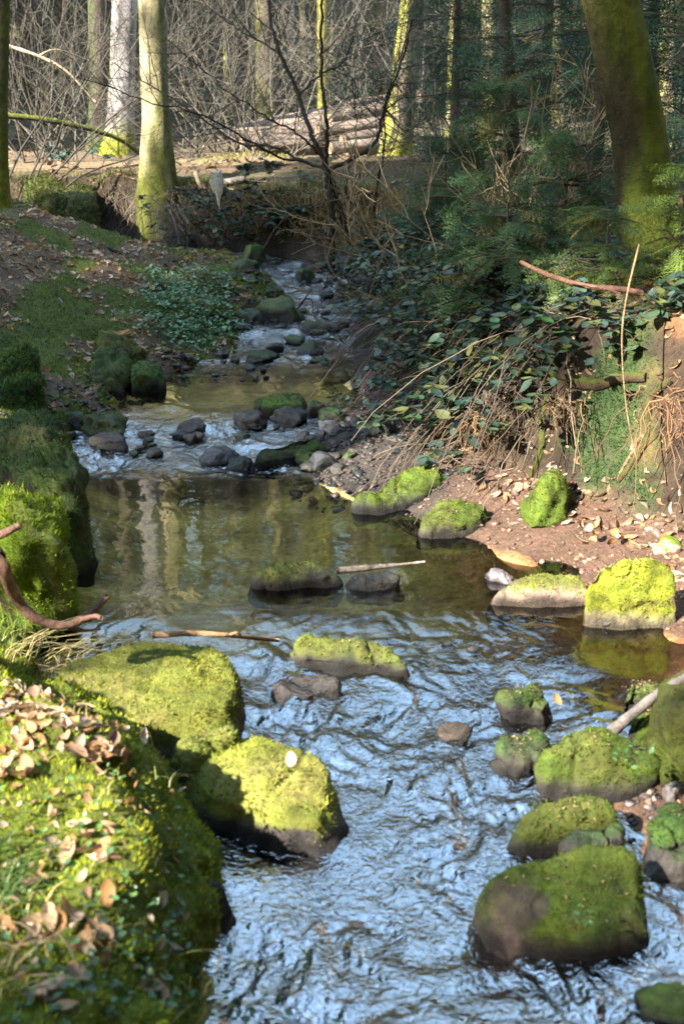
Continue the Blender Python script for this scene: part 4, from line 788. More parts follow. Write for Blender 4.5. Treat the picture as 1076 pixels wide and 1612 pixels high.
pebble_bed('gravel at right among the near boulders', 700, lambda r, n_: (lambda y: (xG(y)+r.uniform(-.1, .6, n_), y))(r.uniform(2.4, 3.1, n_)), .02, PC, 612)
pebble_bed('dark shingle along the upper left shore', 800, lambda r, n_: (lambda y: (xD(y)+r.uniform(-.18, .16, n_), y))(r.uniform(5.6, 10, n_)), .04, PC, 613)
# single leaves on the near bank, one object each
r = np.random.default_rng(9); lmesh = []
for k in range(10):
    bv, bf = leaf_shape(r.uniform(.2, 1.0), r.uniform(.45, .62), 7, r.uniform(.05, .5), r.uniform(-.06, .06)); c = LEAFC[k % 7]*r.uniform(.9, 1.25)
    mb = MB(); mb.add(bv-np.array([.5, 0, 0]), bf, c); mb.tube([(-.5, 0, bv[1, 2]), (-.62, .03, bv[1, 2]+.02), (-.72, .02, bv[1, 2]+.05)], .012, 4, c*.7)
    o = mb.build('fallen_leaf', M['leaf']); lmesh.append(o.data); bpy.data.objects.remove(o)
def one_leaf(p_, nrm, size, k, label, group=None):
    o = bpy.data.objects.new('fallen_leaf', lmesh[k]); sc.collection.objects.link(o); R_ = align(np.array([nrm]), np.array([r.uniform(0, 6.28)]), .3, r)[0]
    from mathutils import Matrix
    m4 = np.eye(4); m4[:3, :3] = R_*size; m4[:3, 3] = p_; o.matrix_world = Matrix(m4.tolist()); return tag(o, label, 'leaf', group)
spots = []
for (cx, cy, sx, sy, n_) in [(60, 1125, 90, 50, 62), (175, 1190, 45, 22, 16), (20, 1215, 30, 25, 6), (130, 1345, 70, 30, 18), (60, 1430, 70, 45, 14), (140, 1500, 60, 40, 12), (230, 1420, 40, 30, 4), (70, 1065, 80, 25, 30), (60, 1570, 60, 30, 8), (230, 1560, 40, 30, 4)]:
    for _ in range(n_):
        px, py = cx+r.normal(0, sx*.6), cy+r.normal(0, sy*.6)
        if -20 < px < 290 and 1000 < py < 1640: spots.append((px, py))
for px, py in spots:
    p_ = hit(px, py); nr_ = gnormal(p_[:1], p_[1:2])[0]; p_[2] = float(lump_z(p_[:1], p_[1:2])[0])+.014
    zone = ('dry pale beech leaf in the sunlit heap along top of the moss bank', 'leaves heaped in the sun') if py < 1240 else ('dry brown leaf on the shaded lower slope of the near moss bank', 'leaves on the lower bank')
    one_leaf(p_, nr_, r.uniform(.028, .064), int(r.integers(10)), *zone)
for px, py, z, sz, k, lb in [(457, 1203, .235, .05, 3, 'single tan leaf lying on the sunlit boulder'), (965, 842, .19, .055, 5, 'orange round leaf on the red sand'), (925, 835, .19, .055, 0, 'pale leaf lying left of the orange leaf on red sand'), (190, 523, .40, .10, 5, 'bright orange leaf on the left bank'), (253, 1428, .12, .045, 3, 'cream leaf stuck to the side of near moss bank'), (878, 1107, .12, .04, 5, 'small orange leaf beside the round dark stone')]:
    p_ = U(px, py, z) if k != 3 or py < 1300 else hit(px, py); one_leaf(p_+np.array([0, 0, .012]), (0, -.3, 1), sz, k, lb)
# moss carpet of the near bank
def ground_moss(label, cond, dens, ln, col, seed, mat='moss', up=.5):
    ii, jj = np.nonzero(cond); nc_ = X.shape[1]; ok = (ii < X.shape[0]-1) & (jj < nc_-1); ii, jj = ii[ok], jj[ok]
    f = np.stack([ii*nc_+jj, ii*nc_+jj+1, (ii+1)*nc_+jj+1, (ii+1)*nc_+jj], -1); v = np.stack([X, Y, Z], -1).reshape(-1, 3)
    cg = COL.reshape(-1, 3); msk = sstep(.0, .05, cg[:, 1]-cg[:, 0]*.8)
    o = moss_blades(v, f, msk, dens, ln, col, seed, None, 'moss', up, M[mat]); return tag(o, label, 'moss', kind='stuff') if o else None
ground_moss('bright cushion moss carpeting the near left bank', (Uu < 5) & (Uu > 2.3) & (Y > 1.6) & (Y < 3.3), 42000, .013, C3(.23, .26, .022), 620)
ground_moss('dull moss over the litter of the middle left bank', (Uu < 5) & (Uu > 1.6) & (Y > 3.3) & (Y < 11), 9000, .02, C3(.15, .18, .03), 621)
ground_moss('dark green moss patches on face of the right bank', (Uu > 9) & (Uu < 10.6) & (Y > 3.6) & (Y < 6.6), 30000, .014, C3(.045, .08, .025), 622, up=.1)
def blades(name, label, pos, n_each, ln, wd, col, seed, spread=.03, lean=.5, droop=.8, cat='grass', kind=None, group=None, mat='grass', dirn=None):
    """arching grass blades, each three quads"""
    r = np.random.default_rng(seed); P_ = np.repeat(np.asarray(pos, float), n_each, 0); n_ = len(P_); P_[:, :2] += r.normal(0, spread, (n_, 2))
    a = r.uniform(0, 6.28, n_); d = np.stack([np.cos(a), np.sin(a), 0*a], -1)
    if dirn is not None: d = norm(d*.6+np.asarray(dirn, float))
    L = ln*r.uniform(.5, 1.2, (n_, 1)); le = lean*r.uniform(.3, 1.2, (n_, 1)); sd = np.stack([-d[:, 1], d[:, 0], 0*a], -1); rows = []
    for t in (0, .35, .7, 1.0):
        c = P_+d*L*le*t*t*1.2+np.array([0, 0, 1.0])*L*(t-droop*t*t*.75); ww = wd*(1-t)**.7+.0004; rows += [c-sd*ww, c+sd*ww]
    v = np.stack(rows, 1).reshape(-1, 3); b0 = np.arange(n_)[:, None]*8; f = np.concatenate([b0+np.array([[0, 1, 3, 2]]), b0+np.array([[2, 3, 5, 4]]), b0+np.array([[4, 5, 7, 6]])])
    c = np.clip(np.asarray(col)[None]*r.uniform(.6, 1.4, (n_, 1))+np.array([.05, .02, 0])*r.random((n_, 1)), .005, .9); c = np.repeat(c, 8, 0); o0 = P_.mean(0)
    o = mesh(name, v-o0, f, M[mat], None, c); o.location = o0.tolist(); return tag(o, label, cat, group, kind)
def gp(pts): return np.array([hit(*p_) for p_ in pts])
blades('grass_tuft', 'fresh green grass tuft at left edge under the forked branch', gp([(10, 1000), (25, 990), (45, 1000), (60, 1010), (0, 975), (15, 965)]), 34, .10, .0016, C3(.14, .22, .03), 631, .025, .8)
blades('grass_tuft', 'arching straw-coloured grass blades over the moss slab', gp([(95, 1050), (120, 1065), (70, 1040), (40, 1030), (15, 1040), (60, 1070)]), 12, .18, .0016, C3(.55, .45, .2), 632, .03, 1.3, .75, dirn=(.7, -.2, 0))
blades('grass_tuft', 'dark green grass tuft at lower left picture edge', gp([(5, 1380), (20, 1400), (-10, 1350), (15, 1425)]), 36, .10, .0018, C3(.04, .10, .02), 633, .025, .9, dirn=(.5, .1, 0))
blades('grass_tuft', 'dry straw blades bent across the lower left leaves', gp([(30, 1500), (60, 1520), (10, 1560), (40, 1450)]), 8, .13, .0018, C3(.5, .38, .18), 634, .03, 1.1)
blades('grass', 'grassy moss fringe along the left bank above upper pool', np.stack(on_left(7.2, 9.8, .9, .0, 1, 33, True)(np.random.default_rng(4), 420)+(np.zeros(420),), -1)[:420]*np.array([1, 1, 0])+0, 9, .07, .002, C3(.10, .14, .02), 635, .02, .9, kind='stuff') if False else None
def fringe(name, label, n_, sample, each, ln, wd, col, seed, **kw):
    x, y = sample(np.random.default_rng(seed), n_); P_ = np.stack([x, y, lump_z(x, y)-.005], -1); return blades(name, label, P_, each, ln, wd, col, seed, kind='stuff', **kw)
fringe('grass', 'grassy fringe along the left bank above the upper pool', 520, on_left(7.3, 9.9, .75, -.35, 1, 33, True, 4.9), 9, .06, .0022, C3(.17, .21, .03), 636, spread=.025, lean=.9)
fringe('grass', 'green grass below track at far left bend', 160, on_left(9.9, 11.2, .8, -.3, 1, 34, True, 4.9), 9, .09, .003, C3(.12, .16, .025), 637, spread=.03, lean=.8)
fringe('grass', 'pale sunlit grass along the track beyond far bank', 330, lambda r, n_: (r.uniform(-1.6, 1.4, n_), r.uniform(12.6, 15, n_)), 9, .10, .003, C3(.30, .30, .09), 638, spread=.05, lean=.8)
fringe('grass', 'thin grass between leaves on near moss bank', 60, on_left(1.6, 2.7, 1.0, .5), 5, .05, .001, C3(.25, .24, .08), 639, spread=.02, lean=.9)
fringe('grass', 'dull tufts of grass and moss along the far bank edge', 260, lambda r, n_: (lambda y: (xI(y)+r.uniform(-.25, .5, n_), y))(r.uniform(10.7, 12.1, n_)), 9, .13, .003, C3(.11, .12, .035), 641, spread=.04, lean=1.0)
# straw-like dry stems on the far right bank
rr_ = np.random.default_rng(8); y_ = rr_.uniform(9.6, 11.2, 240); x_ = xI(y_)-rr_.uniform(-.05, .4, 240)
blades('dry_grass', 'dry straw stems hanging on the bank right behind sapling', np.stack([x_, y_, ground_z(x_, y_)], -1), 9, .34, .0028, C3(.42, .31, .13), 640, .05, .9, 1.1, kind='stuff', dirn=(-.5, -.3, 0))
# leaves
GV, GF = leaf_shape(.3, .62, 4, .15)
def leafmass(name, label, P_, size, cols, seed, tilt=.5, mat='green', kind='stuff', cat='plant', parent=None, lw=None):
    r = np.random.default_rng(seed); n_ = len(P_); R_ = rotmats(n_, r, tilt); c = np.asarray(cols)[r.integers(len(cols), size=n_)]*r.uniform(.6, 1.35, (n_, 1))
    v, f, cc = scatter(GV, GF, P_, R_, size*r.uniform(.6, 1.3, (n_, 1)), c); o = mesh(name, v, f, M[mat], parent, cc)
    return tag(o, label, cat if parent is None else None, None, kind)
BL = [C3(.035, .062, .04), C3(.03, .05, .035), C3(.05, .085, .04), C3(.02, .038, .025), C3(.09, .10, .03)]
def cover(label, n_, xr, yr, size, cols, seed, lift=(.02, .06), tilt=.4):
    r = np.random.default_rng(seed); px = r.uniform(*xr, 60); py = r.uniform(*yr, 60); q = np.array([hit(a, b1) for a, b1 in zip(px, py)])
    P_ = q[r.integers(60, size=n_)]+np.stack([r.normal(0, .10, n_), r.normal(0, .14, n_), 0*px[0]+np.zeros(n_)], -1)
    P_[:, 2] = np.maximum(lump_z(P_[:, 0], P_[:, 1]), WL(P_[:, 1]))+r.uniform(*lift, n_); return leafmass('ground_cover', label, P_, size, cols, seed, tilt)
cover('blue-green low plants on the left bank beside upper stream', 2600, (235, 350), (440, 535), .028, [C3(.12, .24, .12), C3(.10, .2, .08), C3(.15, .26, .11)], 651, (.01, .07))
cover('small green ground plants at foot of near bank', 620, (120, 310), (1530, 1640), .017, [C3(.05, .11, .035), C3(.07, .14, .04), C3(.05, .09, .03)], 652, (.005, .03))
cover('few green leaflets scattered over near moss bank', 120, (40, 300), (1180, 1480), .014, [C3(.07, .16, .04), C3(.1, .19, .04)], 653, (.012, .03))
def sprig(label, px, py, n_, size, seed, cols, z=None, rad=.03, h=.03):
    p_ = hit(px, py) if z is None else U(px, py, z); r = np.random.default_rng(seed); root = empty('leafy_sprig', p_, label, 'sprig'); mb = MB()
    for k in range(n_):
        q = np.array([r.normal(0, rad), r.normal(0, rad), r.uniform(.2, 1)*h]); mb.tube([(0, 0, 0), q*.5+np.array([0, 0, .005]), q], .0008, 3, C3(.08, .1, .03))
        lf_ = mesh('leaf', scatter(GV, GF, np.zeros((1, 3)), rotmats(1, r, .4), np.array([[size*r.uniform(.7, 1.3)]]), np.zeros((1, 3)))[0], GF, M['green'], root, np.tile(np.asarray(cols)*r.uniform(.8, 1.2), (len(GV), 1))); lf_.location = q.tolist()
    mb.build('stem', M['twig'], root)
sprig('small leafy sprig on the humped mossy boulder', 1000, 1205, 26, .016, 661, C3(.09, .18, .045), .21, .035, .03)
sprig('tiny green sprig on front of the brown-patched slab', 915, 1450, 16, .012, 662, C3(.06, .15, .035), .17, .02, .02)

# brambles: arching stems with leaflets in threes
def bramble(label, bases, dirs, length, seed, per=7, lsize=.05, cols=BL, single=False, group='brambles on the right bank', stemc=C3(.09, .065, .045), rad=.0025, bend=.75):
    r = np.random.default_rng(seed); o0 = np.asarray(bases[0], float); root = empty('bramble', o0, label, 'bramble', group); mb = MB(); LP, LR = [], []
    for b0, d in zip(bases, dirs):
        mb = MB()
        d = norm(np.asarray(d, float)[None])[0]; L = length*r.uniform(.6, 1.25); n_ = 14; t = np.linspace(0, 1, n_)[:, None]
        P_ = np.asarray(b0, float)-o0+d*L*t+np.array([0, 0, -bend*L])*t*t+np.cumsum(r.normal(0, .012*L, (n_, 3)), 0)*.6; mb.tube(P_, np.linspace(rad, rad*.45, n_), 4, stemc*r.uniform(.7, 1.3))
        for k in range(per):
            i_ = int(r.integers(3, n_)); q = P_[i_]; tip = q+norm(r.normal(0, 1, (1, 3))*np.array([1, 1, .3]))[0]*lsize*.8+np.array([0, 0, lsize*.35]); mb.tube([q, (q+tip)/2+np.array([0, 0, .004]), tip], rad*.35, 3, stemc)
            ya = r.uniform(0, 6.28)
            for da, sc_ in ((0, 1.15), (1.35, .9), (-1.35, .9)):
                LP.append(tip); LR.append((ya+da, r.normal(.25, .25), r.normal(0, .25), sc_))
        mb.build('stem', M['twig'], root)
    LR = np.array(LR); LP = np.array(LP); R_ = yaw_pitch(LR[:, 0], LR[:, 1], LR[:, 2]); c = np.asarray(cols)[r.integers(len(cols), size=len(LP))]*r.uniform(.7, 1.3, (len(LP), 1)); sz = (lsize*LR[:, 3]*r.uniform(.8, 1.2, len(LP)))[:, None]
    if single:
        for k in range(len(LP)):
            v = (GV*sz[k])@R_[k].T; o = mesh('leaf', v, GF, M['green'], root, np.tile(c[k], (len(v), 1))); o.location = LP[k].tolist()
    else:
        v, f, cc = scatter(GV, GF, LP, R_, sz, c); o = mesh('foliage', v, f, M['green'], root, cc); o['kind'] = 'stuff'
    return root
r = np.random.default_rng(23)
def bank_line(y0, y1, n_, off=(-.15, .35)):
    y = r.uniform(y0, y1, n_); x = xI(y)-r.uniform(*off, n_)*.8; return np.stack([x, y, ground_z(x, y)+.02], -1)
def toward(n_, z=(.1, .8)): return np.stack([r.normal(-.9, .35, n_), r.normal(-.35, .5, n_), r.uniform(*z, n_)], -1)
for k, (y0, y1, lb) in enumerate([(5.6, 6.3, 'bramble hanging over the gravel bar'), (6.2, 7.0, 'bramble thicket opposite the rounded moss boulder'), (7.0, 7.9, 'bramble thicket drooping over the upper pool'), (7.9, 8.8, 'bramble beside the bend with long low stone'), (8.8, 9.7, 'bramble below the forked sapling')]):
    for q in range(2):
        n_ = 13; bramble(lb+(', front stems' if q == 0 else ', rear stems'), bank_line(y0, y1, n_, (-.5, .1) if q else (-.1, .5)), toward(n_), .62, 700+2*k+q, 13, .058)
for k, (y0, y1, lb) in enumerate([(5.5, 6.4, 'leafy bramble carpet on bank top above the hollow'), (6.4, 7.6, 'leafy bramble carpet on bank top midway'), (7.6, 9.2, 'leafy bramble carpet on bank top before the far firs')]):
    n_ = 18; bramble(lb, bank_line(y0, y1, n_, (-1.1, .0)), np.stack([r.normal(-.3, .6, n_), r.normal(-.4, .5, n_), r.uniform(.3, 1.0, n_)], -1), .45, 740+k, 14, .055)
for k, (y0, y1, lb) in enumerate([(4.85, 5.4, 'bramble curtain over the dark hollow of the right bank'), (5.3, 5.9, 'bramble curtain left of the dark hollow')]):
    n_ = 14; bramble(lb, bank_line(y0, y1, n_, (-.5, .35)), np.stack([r.normal(-.6, .5, n_), r.normal(-.6, .4, n_), r.uniform(.0, .7, n_)], -1), .42, 750+k, 11, .06)
bramble('dark bramble patch on the bank right of reddish stick', [V(930, 500, 4.95), V(960, 480, 5.0), V(990, 500, 4.9), V(910, 470, 5.1), V(1030, 470, 5.0), V(1060, 490, 4.9)], np.stack([r.normal(-.2, .6, 6), r.normal(-.6, .3, 6), r.uniform(.1, .6, 6)], -1), .3, 760, 9, .05)
bramble('near bramble spray with broad bluish leaves over the hollow', [V(812, 520, 5.25), V(790, 560, 5.2), V(830, 500, 5.2), V(770, 590, 5.3)], [(-.7, -.5, .5), (-.8, -.3, .2), (-.2, -.7, .6), (-.8, -.2, .1)], .32, 720, 4, .075, BL+[C3(.04, .11, .04)], True)
bramble('near bramble spray low beside the hanging rootlets', [V(740, 650, 5.3), V(720, 600, 5.5), V(760, 640, 5.2)], [(-.6, -.5, .4), (-.8, -.3, .2), (-.3, -.6, .3)], .26, 721, 4, .07, BL+[C3(.05, .12, .04)], True)
bramble('bramble leaves above the reddish bent stick', [V(850, 490, 5.1), V(900, 480, 5.0), V(875, 500, 5.0)], [(-.6, -.5, .4), (.3, -.6, .4), (-.2, -.7, .3)], .22, 722, 4, .07, BL+[C3(.05, .13, .03)], True)
bramble('bramble leaves at right picture edge on the bank top', [V(1015, 530, 4.75), V(1050, 510, 4.8)], [(-.5, -.5, .3), (.2, -.5, .4)], .2, 723, 4, .065, BL, True)
fb = []
for px, py in [(365, 300), (385, 285), (400, 300), (420, 285), (440, 300), (410, 330), (380, 330), (440, 335), (360, 345), (400, 360), (430, 370), (455, 350), (460, 310), (375, 370), (300, 318), (320, 330)]: fb.append(V(px, py, 10.95+r.uniform(-.2, .1)))
bramble('ivy-like bramble mass on far bank beside the splintered stump', fb, np.stack([r.normal(0, .6, 16), r.normal(-.5, .3, 16), r.uniform(.0, .6, 16)], -1), .42, 724, 16, .06, BL, False, 'brambles on the far bank')
fb2 = [V(px, py, 11.2+r.uniform(-.25, .15)) for px, py in [(215, 318), (235, 335), (262, 322), (280, 340), (300, 345), (320, 355), (250, 355), (290, 370), (335, 372), (345, 318), (270, 300), (310, 300)]]
bramble('sparse bramble over roots under the pale streaked tree', fb2, np.stack([r.normal(0, .7, 12), r.normal(-.5, .3, 12), r.uniform(.0, .5, 12)], -1), .34, 726, 8, .05, BL, False, 'brambles on the far bank')
bramble('bramble along far bank edge right of splintered stump', [V(px, py, 11.3) for px, py in [(400, 275), (425, 272), (450, 280), (470, 290)]], np.stack([r.normal(.2, .5, 4), r.normal(-.5, .3, 4), r.uniform(.2, .8, 4)], -1), .4, 727, 14, .06, BL, False, 'brambles on the far bank')
bramble('thin bramble at the foot of the mossy edge trunk', [V(90, 262, 12.2), V(110, 258, 12.4), V(70, 262, 12.3), V(130, 255, 12.4)], [(.3, -.3, .8), (-.4, -.2, .8), (.1, .3, .8), (.5, 0, .6)], .4, 725, 12, .05, [C3(.06, .12, .10)], False, 'brambles on the far bank')
# tangles of bare stems under the brambles
for k, (y0, y1, lb) in enumerate([(4.8, 5.5, 'tangle of thin stems across the dark hollow'), (5.4, 6.4, 'tangle of thin brown stems trailing onto the gravel bar'), (6.4, 7.4, 'tangle of thin stems trailing into the upper pool'), (7.4, 9.0, 'tangle of thin stems along the upper right bank')]):
    mb = MB(); P0 = bank_line(y0, y1, 70, (-.1, .6)); o0 = P0.mean(0)
    for q in P0:
        L = r.uniform(.3, .8); d = np.array([r.normal(-.6, .3), r.normal(-.2, .4), r.uniform(-.1, .5)]); t = np.linspace(0, 1, 10)[:, None]
        P_ = q-o0+d*L*t+np.array([0, 0, -.9*L])*t*t+np.cumsum(r.normal(0, .012, (10, 3)), 0); mb.tube(P_, np.linspace(.003, .0015, 10), 3, C3(.15, .115, .085)*r.uniform(.5, 1.5))
    o = mb.build('stem_tangle', M['twig']); o.location = o0.tolist(); tag(o, lb, 'brush', 'stem tangles on the right bank', 'stuff')
# hanging rootlets
def roots(label, pts, n_, ln, c, seed, name='hanging_roots', spread=.06, fwd=-.12, group=None):
    r = np.random.default_rng(seed); mb = MB(); o0 = np.asarray(pts[0], float)
    for _ in range(n_):
        a, b1 = np.asarray(pts[0]), np.asarray(pts[1]); q = a+(b1-a)*r.random()+r.normal(0, spread*.5, 3)*np.array([1, 1, .5])-o0; L = ln*r.uniform(.2, 1.25); t = np.linspace(0, 1, 9)[:, None]
        P_ = q+np.array([r.normal(0, .3), r.normal(fwd, .12), .08])*L*t*1.4+np.array([0, 0, -1.0])*L*t**1.5+np.cumsum(r.normal(0, .012, (9, 3)), 0)*.9; mb.tube(P_, np.linspace(.0024, .0009, 9)*r.uniform(.5, 1.5), 4, np.asarray(c)*r.uniform(.6, 1.4))
    o = mb.build(name, M['twig']); o.location = o0.tolist(); return tag(o, label, 'roots', group or 'roots hanging from the banks')
roots('beard of orange-brown rootlets hanging at left of right bank', [V(735, 655, 5.05), V(765, 660, 5.0)], 45, .22, C3(.12, .075, .04), 731)
roots('brown rootlets hanging beside the mossy root', [V(865, 620, 4.75), V(900, 640, 4.65)], 34, .20, C3(.12, .08, .045), 732)
roots('curtain of orange rootlets at right picture edge', [V(1045, 620, 4.35), V(1085, 640, 4.3)], 52, .32, C3(.15, .085, .045), 733, spread=.14)
roots('dark rootlets in the hollow of the right bank', [V(780, 620, 5.1), V(835, 600, 5.0)], 90, .30, C3(.06, .045, .035), 734, spread=.08)
roots('grey tangle of roots under the pale streaked tree', [V(235, 325, 11.3), V(335, 330, 11.15)], 170, .34, C3(.20, .155, .115), 735, spread=.30, fwd=-.25)
roots('rootlets hanging at edge of the dark bank hollow', [V(175, 300, 11.6), V(225, 310, 11.5)], 60, .30, C3(.10, .08, .06), 736, spread=.2)

# ------------------------------------------------------------------ firs
def frond(ntw=11, nneed=4, wid=.42, seed=2):
    Vt, Ft = [], []; q = np.random.default_rng(seed)
    def tri(a, b1, c):
        k = len(Vt); Vt.extend([(p[0], p[1], p[2]-.22*p[0]**2-.25*p[1]**2) for p in (a, b1, c)]); Ft.append((k, k+1, k+2))
    for k in range(4): tri((k*.25, -.008, 0), (k*.25, .008, 0), (k*.25+.27, 0, 0))
    for i_ in range(ntw):
        t = .06+.9*i_/ntw
        for sg in (-1, 1):
            L = (wid*(1-t)**.8+.06)*q.uniform(.6, 1.2); an = q.normal(.95, .16); dx, dy = cos(an), sg*sin(an); ex, ey = t+dx*L, dy*L
            tri((t-.008, 0, 0), (t+.008, 0, 0), (ex, ey, -.03*L))
            for k in range(nneed):
                s1 = (k+q.uniform(.4, 1.0))/nneed; bx, by = t+dx*L*s1, dy*L*s1
                for s2 in (-1, 1):
                    nx, ny = dx*.6-dy*s2*.8, dy*.6+dx*s2*.8; nl = .085*(1.1-s1*.4)*q.uniform(.6, 1.35); tri((bx-.014, by, 0), (bx+.014, by, 0), (bx+nx*nl, by+ny*nl, q.normal(0, .02)))
    return np.array(Vt), np.array(Ft)
FR_N, FR_L = frond(9, 3), frond(7, 0, .5)
def widen(fr, wd):                                        # plain side twigs as broad strips for far and off-stage firs
    v, f = fr; return v*np.array([1, wd, 1]), f
def fir_parts(height, R0, nlev, seed, fl, fr, col, per=6, nfr=5, zlow=.08, r0=None, droop=.25, lean=(0, 0), prof=.8):
    r = np.random.default_rng(seed); tk = MB(); n_ = 12; t = np.linspace(0, 1, n_); P_ = np.stack([lean[0]*t*height, lean[1]*t*height, t*height], 1)
    tk.tube(P_, (r0 or height*.012)*(1-.85*t)+.003, 8, C3(.09, .07, .055)); P, RR, S, CC = [], [], [], []
    for lv in range(nlev):
        h = zlow+(1-zlow)*(lv+r.random())/nlev; c0 = np.array([lean[0]*h*height, lean[1]*h*height, h*height]); L = R0*(1-h)**prof+.08*R0
        for q in range(per):
            a = r.uniform(0, 6.28); Lb = L*r.uniform(.6, 1.15); dz = r.uniform(-droop, .15); tip = c0+np.array([cos(a)*Lb, sin(a)*Lb, dz*Lb]); m_ = (c0+tip)/2+np.array([0, 0, .08*Lb]); tk.tube([c0, m_, tip], [.006*max(1, height/4), .004, .002], 3, C3(.08, .065, .05))
            for w_ in range(nfr):
                s1 = .2+.8*(w_+r.random())/nfr; p_ = c0+(tip-c0)*s1+np.array([0, 0, .3*Lb*s1*(1-s1)]); P.append(p_); RR.append((a+r.choice([-1, 1])*r.uniform(.1, .9), -dz*.5+r.normal(.25, .4), r.normal(0, .65))); S.append(fl*r.uniform(.6, 1.2)); CC.append(np.asarray(col)*r.uniform(.35, 1.9)*(np.array([1, 1, 1]) if r.random() > .06 else np.array([4.0, 1.5, 1.2])))
    RR = np.array(RR); R_ = yaw_pitch(RR[:, 0], RR[:, 1], RR[:, 2]); return tk, scatter(fr[0], fr[1], np.array(P), R_, np.array(S)[:, None], np.array(CC))
def fir(label, base, height, R0, nlev, seed, fl=.3, col=C3(.035, .075, .035), group='young firs on the right bank', name='young_fir', **kw):
    root = empty(name, base, label, 'fir'); root['group'] = group; tk, (v, f, c) = fir_parts(height, R0, nlev, seed, fl, FR_N, col, **kw); tk.build('trunk', M['bark'], root)
    o = mesh('crown', v, f, M['needle'], root, c, smooth=False); o['kind'] = 'stuff'; return root
def fp(px, y, dz=-.05):
    d = V(px, 300, y); return np.array([d[0], y, G(d[0], y)+dz])
FD, FB, FY = C3(.026, .058, .030), C3(.038, .075, .024), C3(.11, .16, .025)
fir('tall dark fir with leaning stem left of the thick mossy trunk', fp(815, 9.2), 4.6, 1.25, 20, 801, .27, FD, per=6, nfr=8, lean=(-.10, 0))
fir('dark fir beside the leaning lit trunk', fp(712, 10.6), 3.4, 1.0, 15, 802, .26, FD, per=6, nfr=8)
fir('fir directly behind the thick mossy trunk', fp(935, 8.6), 3.8, 1.1, 16, 803, .26, FD, per=6, nfr=8)
fir('fir at upper right picture edge', fp(1090, 8.2), 3.6, 1.0, 14, 804, .26, FD*1.1, per=6, nfr=8)
fir('small fir on bank edge below the dark tall fir', fp(790, 7.4), 1.05, .62, 10, 805, .17, FB, per=6, nfr=8)
fir('small bushy fir left of thick mossy trunk foot', fp(890, 6.3), .72, .62, 9, 806, .14, FB*1.1, per=7, nfr=8)
fir('low fir at the top of the hollow above reddish stick', fp(800, 6.0), .55, .55, 8, 807, .14, FB, per=7, nfr=8)
fir('small fir above the brambles midway up the bank', fp(700, 8.4), .8, .45, 7, 808, .17, FD*1.3, per=6, nfr=8)
fir('bright yellow-green fir sprig at right picture edge', fp(1078, 5.2), .55, .36, 7, 810, .12, FY, per=6, nfr=7)
fir('low yellow-green fir in front of the thick mossy trunk', fp(960, 5.35), .42, .42, 7, 811, .11, C3(.06, .095, .02), per=6, nfr=7)
fir('half-hidden fir far behind the bright lit trunk', fp(850, 12.5), 4.4, 1.3, 14, 812, .42, FD*1.2, per=6, nfr=7)
fir('fir far right behind the edge fir', fp(1010, 12), 4.2, 1.3, 13, 813, .42, FD*1.2, per=6, nfr=7)
# dark conifers on the left slope
dk = []
for k, (px, y, h, lb) in enumerate([(60, 27, 12, 'dark spruce at far upper left'), (140, 32, 14, 'dark spruce behind the dim slender trunk'), (265, 34, 13, 'dark spruce behind the pale streaked tree')]):
    fir(lb, fp(px, y), h, 2.6, 26, 820+k, .95, C3(.03, .055, .035), group='dark spruces on the left slope', name='spruce_tree', per=6, nfr=4, zlow=.03)
sp = [o for o in sc.objects if o.name.startswith('spruce_tree')]
for k, (px, y, sc_, lb) in enumerate([(10, 44, 1.5, 'far spruce at the left picture edge high on the slope'), (210, 47, 1.6, 'far spruce between grey trunk and pale tree'), (370, 52, 1.8, 'far spruce above the left end of log stack'), (470, 45, 1.5, 'far spruce above the middle of log stack'), (585, 50, 1.7, 'far spruce above the right end of log stack'), (690, 43, 1.5, 'far spruce behind the straight brown trunk'), (800, 48, 1.7, 'far spruce behind the tall dark fir'), (930, 44, 1.6, 'far spruce behind the thick mossy trunk'), (1060, 50, 1.7, 'far spruce at the right picture edge')]):
    o = copy_tree(sp[k % len(sp)]); b0 = fp(px, y, -.2); o.location = b0.tolist(); o.scale = (sc_, sc_, sc_*1.05); o.rotation_euler.z = k*1.3; tag(o, lb, 'fir', 'far spruces up the slope')
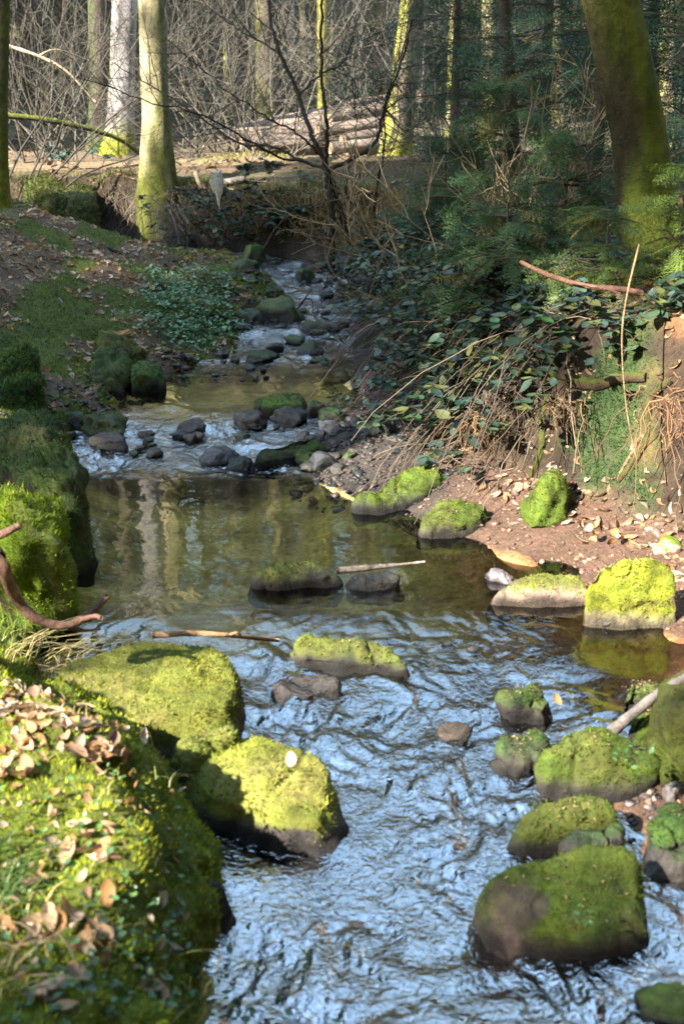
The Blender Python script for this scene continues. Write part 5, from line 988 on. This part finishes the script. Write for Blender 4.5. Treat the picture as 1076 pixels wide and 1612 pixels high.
# unseen conifer wood, laid out to shade the stream and block skylight
def shade_woods():
    mb = MB(); fr = widen(FR_L, 1.0); fr = (fr[0]*np.array([1, 1, 1]), fr[1]); na = np.array([-_az[1], _az[0]])
    # wood trees are given by q (across the sunlight) and t (metres towards the sun)
    for k, (q, t, h, R0) in enumerate([(4.35, 9.5, 20, 1.35), (6.3, 11, 21, 1.5), (7.6, 9.5, 20, 1.3), (5.3, 14, 24, 1.5), (7.0, 16, 25, 1.5), (.3, 10, 16, 1.25), (9.3, 9.5, 10.0, 1.3), (-1.6, 12.5, 18, 1.6), (-.4, 14.5, 20, 1.4)]+RING):
        x_, y_ = (na*q*(-1 if na[1] < 0 else 1)+_az*t) if R0 > 0 else (q, t); R0 = abs(R0)
        tk, (v, f, c) = fir_parts(h, R0, 22, 860+k, .75 if k < 9 else 1.2, FR_W, C3(.028, .05, .025), per=6 if k < 5 else 8, nfr=3 if k < 5 else 5, zlow=.10, prof=.35 if k < 9 else .8); z0 = max(G(x_, max(y_, 0)), .6); o0 = np.array([x_, y_, z0])
        mb.add(v+o0, f, c)
        for vv, cc in zip(tk.v, tk.c): pass
        n0 = mb.n; mb.v += [a+o0 for a in tk.v]; mb.c += tk.c; mb.f3 += [a+n0 for a in tk.f3]; mb.f4 += [a+n0 for a in tk.f4]; mb.n += tk.n
    o = mb.build('shade_woods', M['needle'], smooth=False); tag(o, 'unseen conifer wood placed to shade the stream and block skylight', 'shade_woods', kind='stuff')
RING = [(-13.3, 11, 20, -2.0), (-14.2, 13.5, 21, -2.2), (-15, 17, 22, -2.3), (-12, 19, 20, -2.2), (-10, 25, 21, -2.3), (-15, 27, 22, -2.4), (-14, 34, 22, -2.4), (-19, 37, 23, -2.5), (-18, 46, 24, -2.5), (-16, 21, 20, -2.2), (-9.5, 20.5, 15, -1.9)]  # out-of-view trees added to shade the background and cut the ambient sky
_r = np.random.default_rng(3)
for an in list(range(62, 300, 13))+list(range(70, 290, 17)):
    rd = (7.6 if len(RING) < 20 else 12)+_r.uniform(-1, 1.5); x_, y_ = rd*sin(radians(an)), 3+rd*cos(radians(an)); n_p = -_az[1]*x_+_az[0]*y_; tt_ = _az[0]*x_+_az[1]*y_
    h_ = _r.uniform(18, 24)
    if tt_ > 0 and -7.2 < n_p < 2.8: h_ = min(h_, .72*tt_-3.0)
    if n_p < -7.8: continue
    if h_ > 2.5: RING.append((x_, y_, h_, -_r.uniform(2.1, 2.7)))
def broad():
    Vt, Ft = [], []
    for i_ in range(8):
        t = .05+.9*i_/8
        for sg in (-1, 1):
            L = .5*(1-t)**.8+.08; dx, dy = cos(.9), sg*sin(.9); k = len(Vt); Vt.extend([(t-.045, 0, 0), (t+.045, 0, 0), (t+dx*L+.02, dy*L, -.05*L), (t+dx*L-.02, dy*L, -.05*L)]); Ft.append((k, k+1, k+2)); Ft.append((k, k+2, k+3))
    return np.array(Vt), np.array(Ft)
FR_W = broad()
shade_woods()
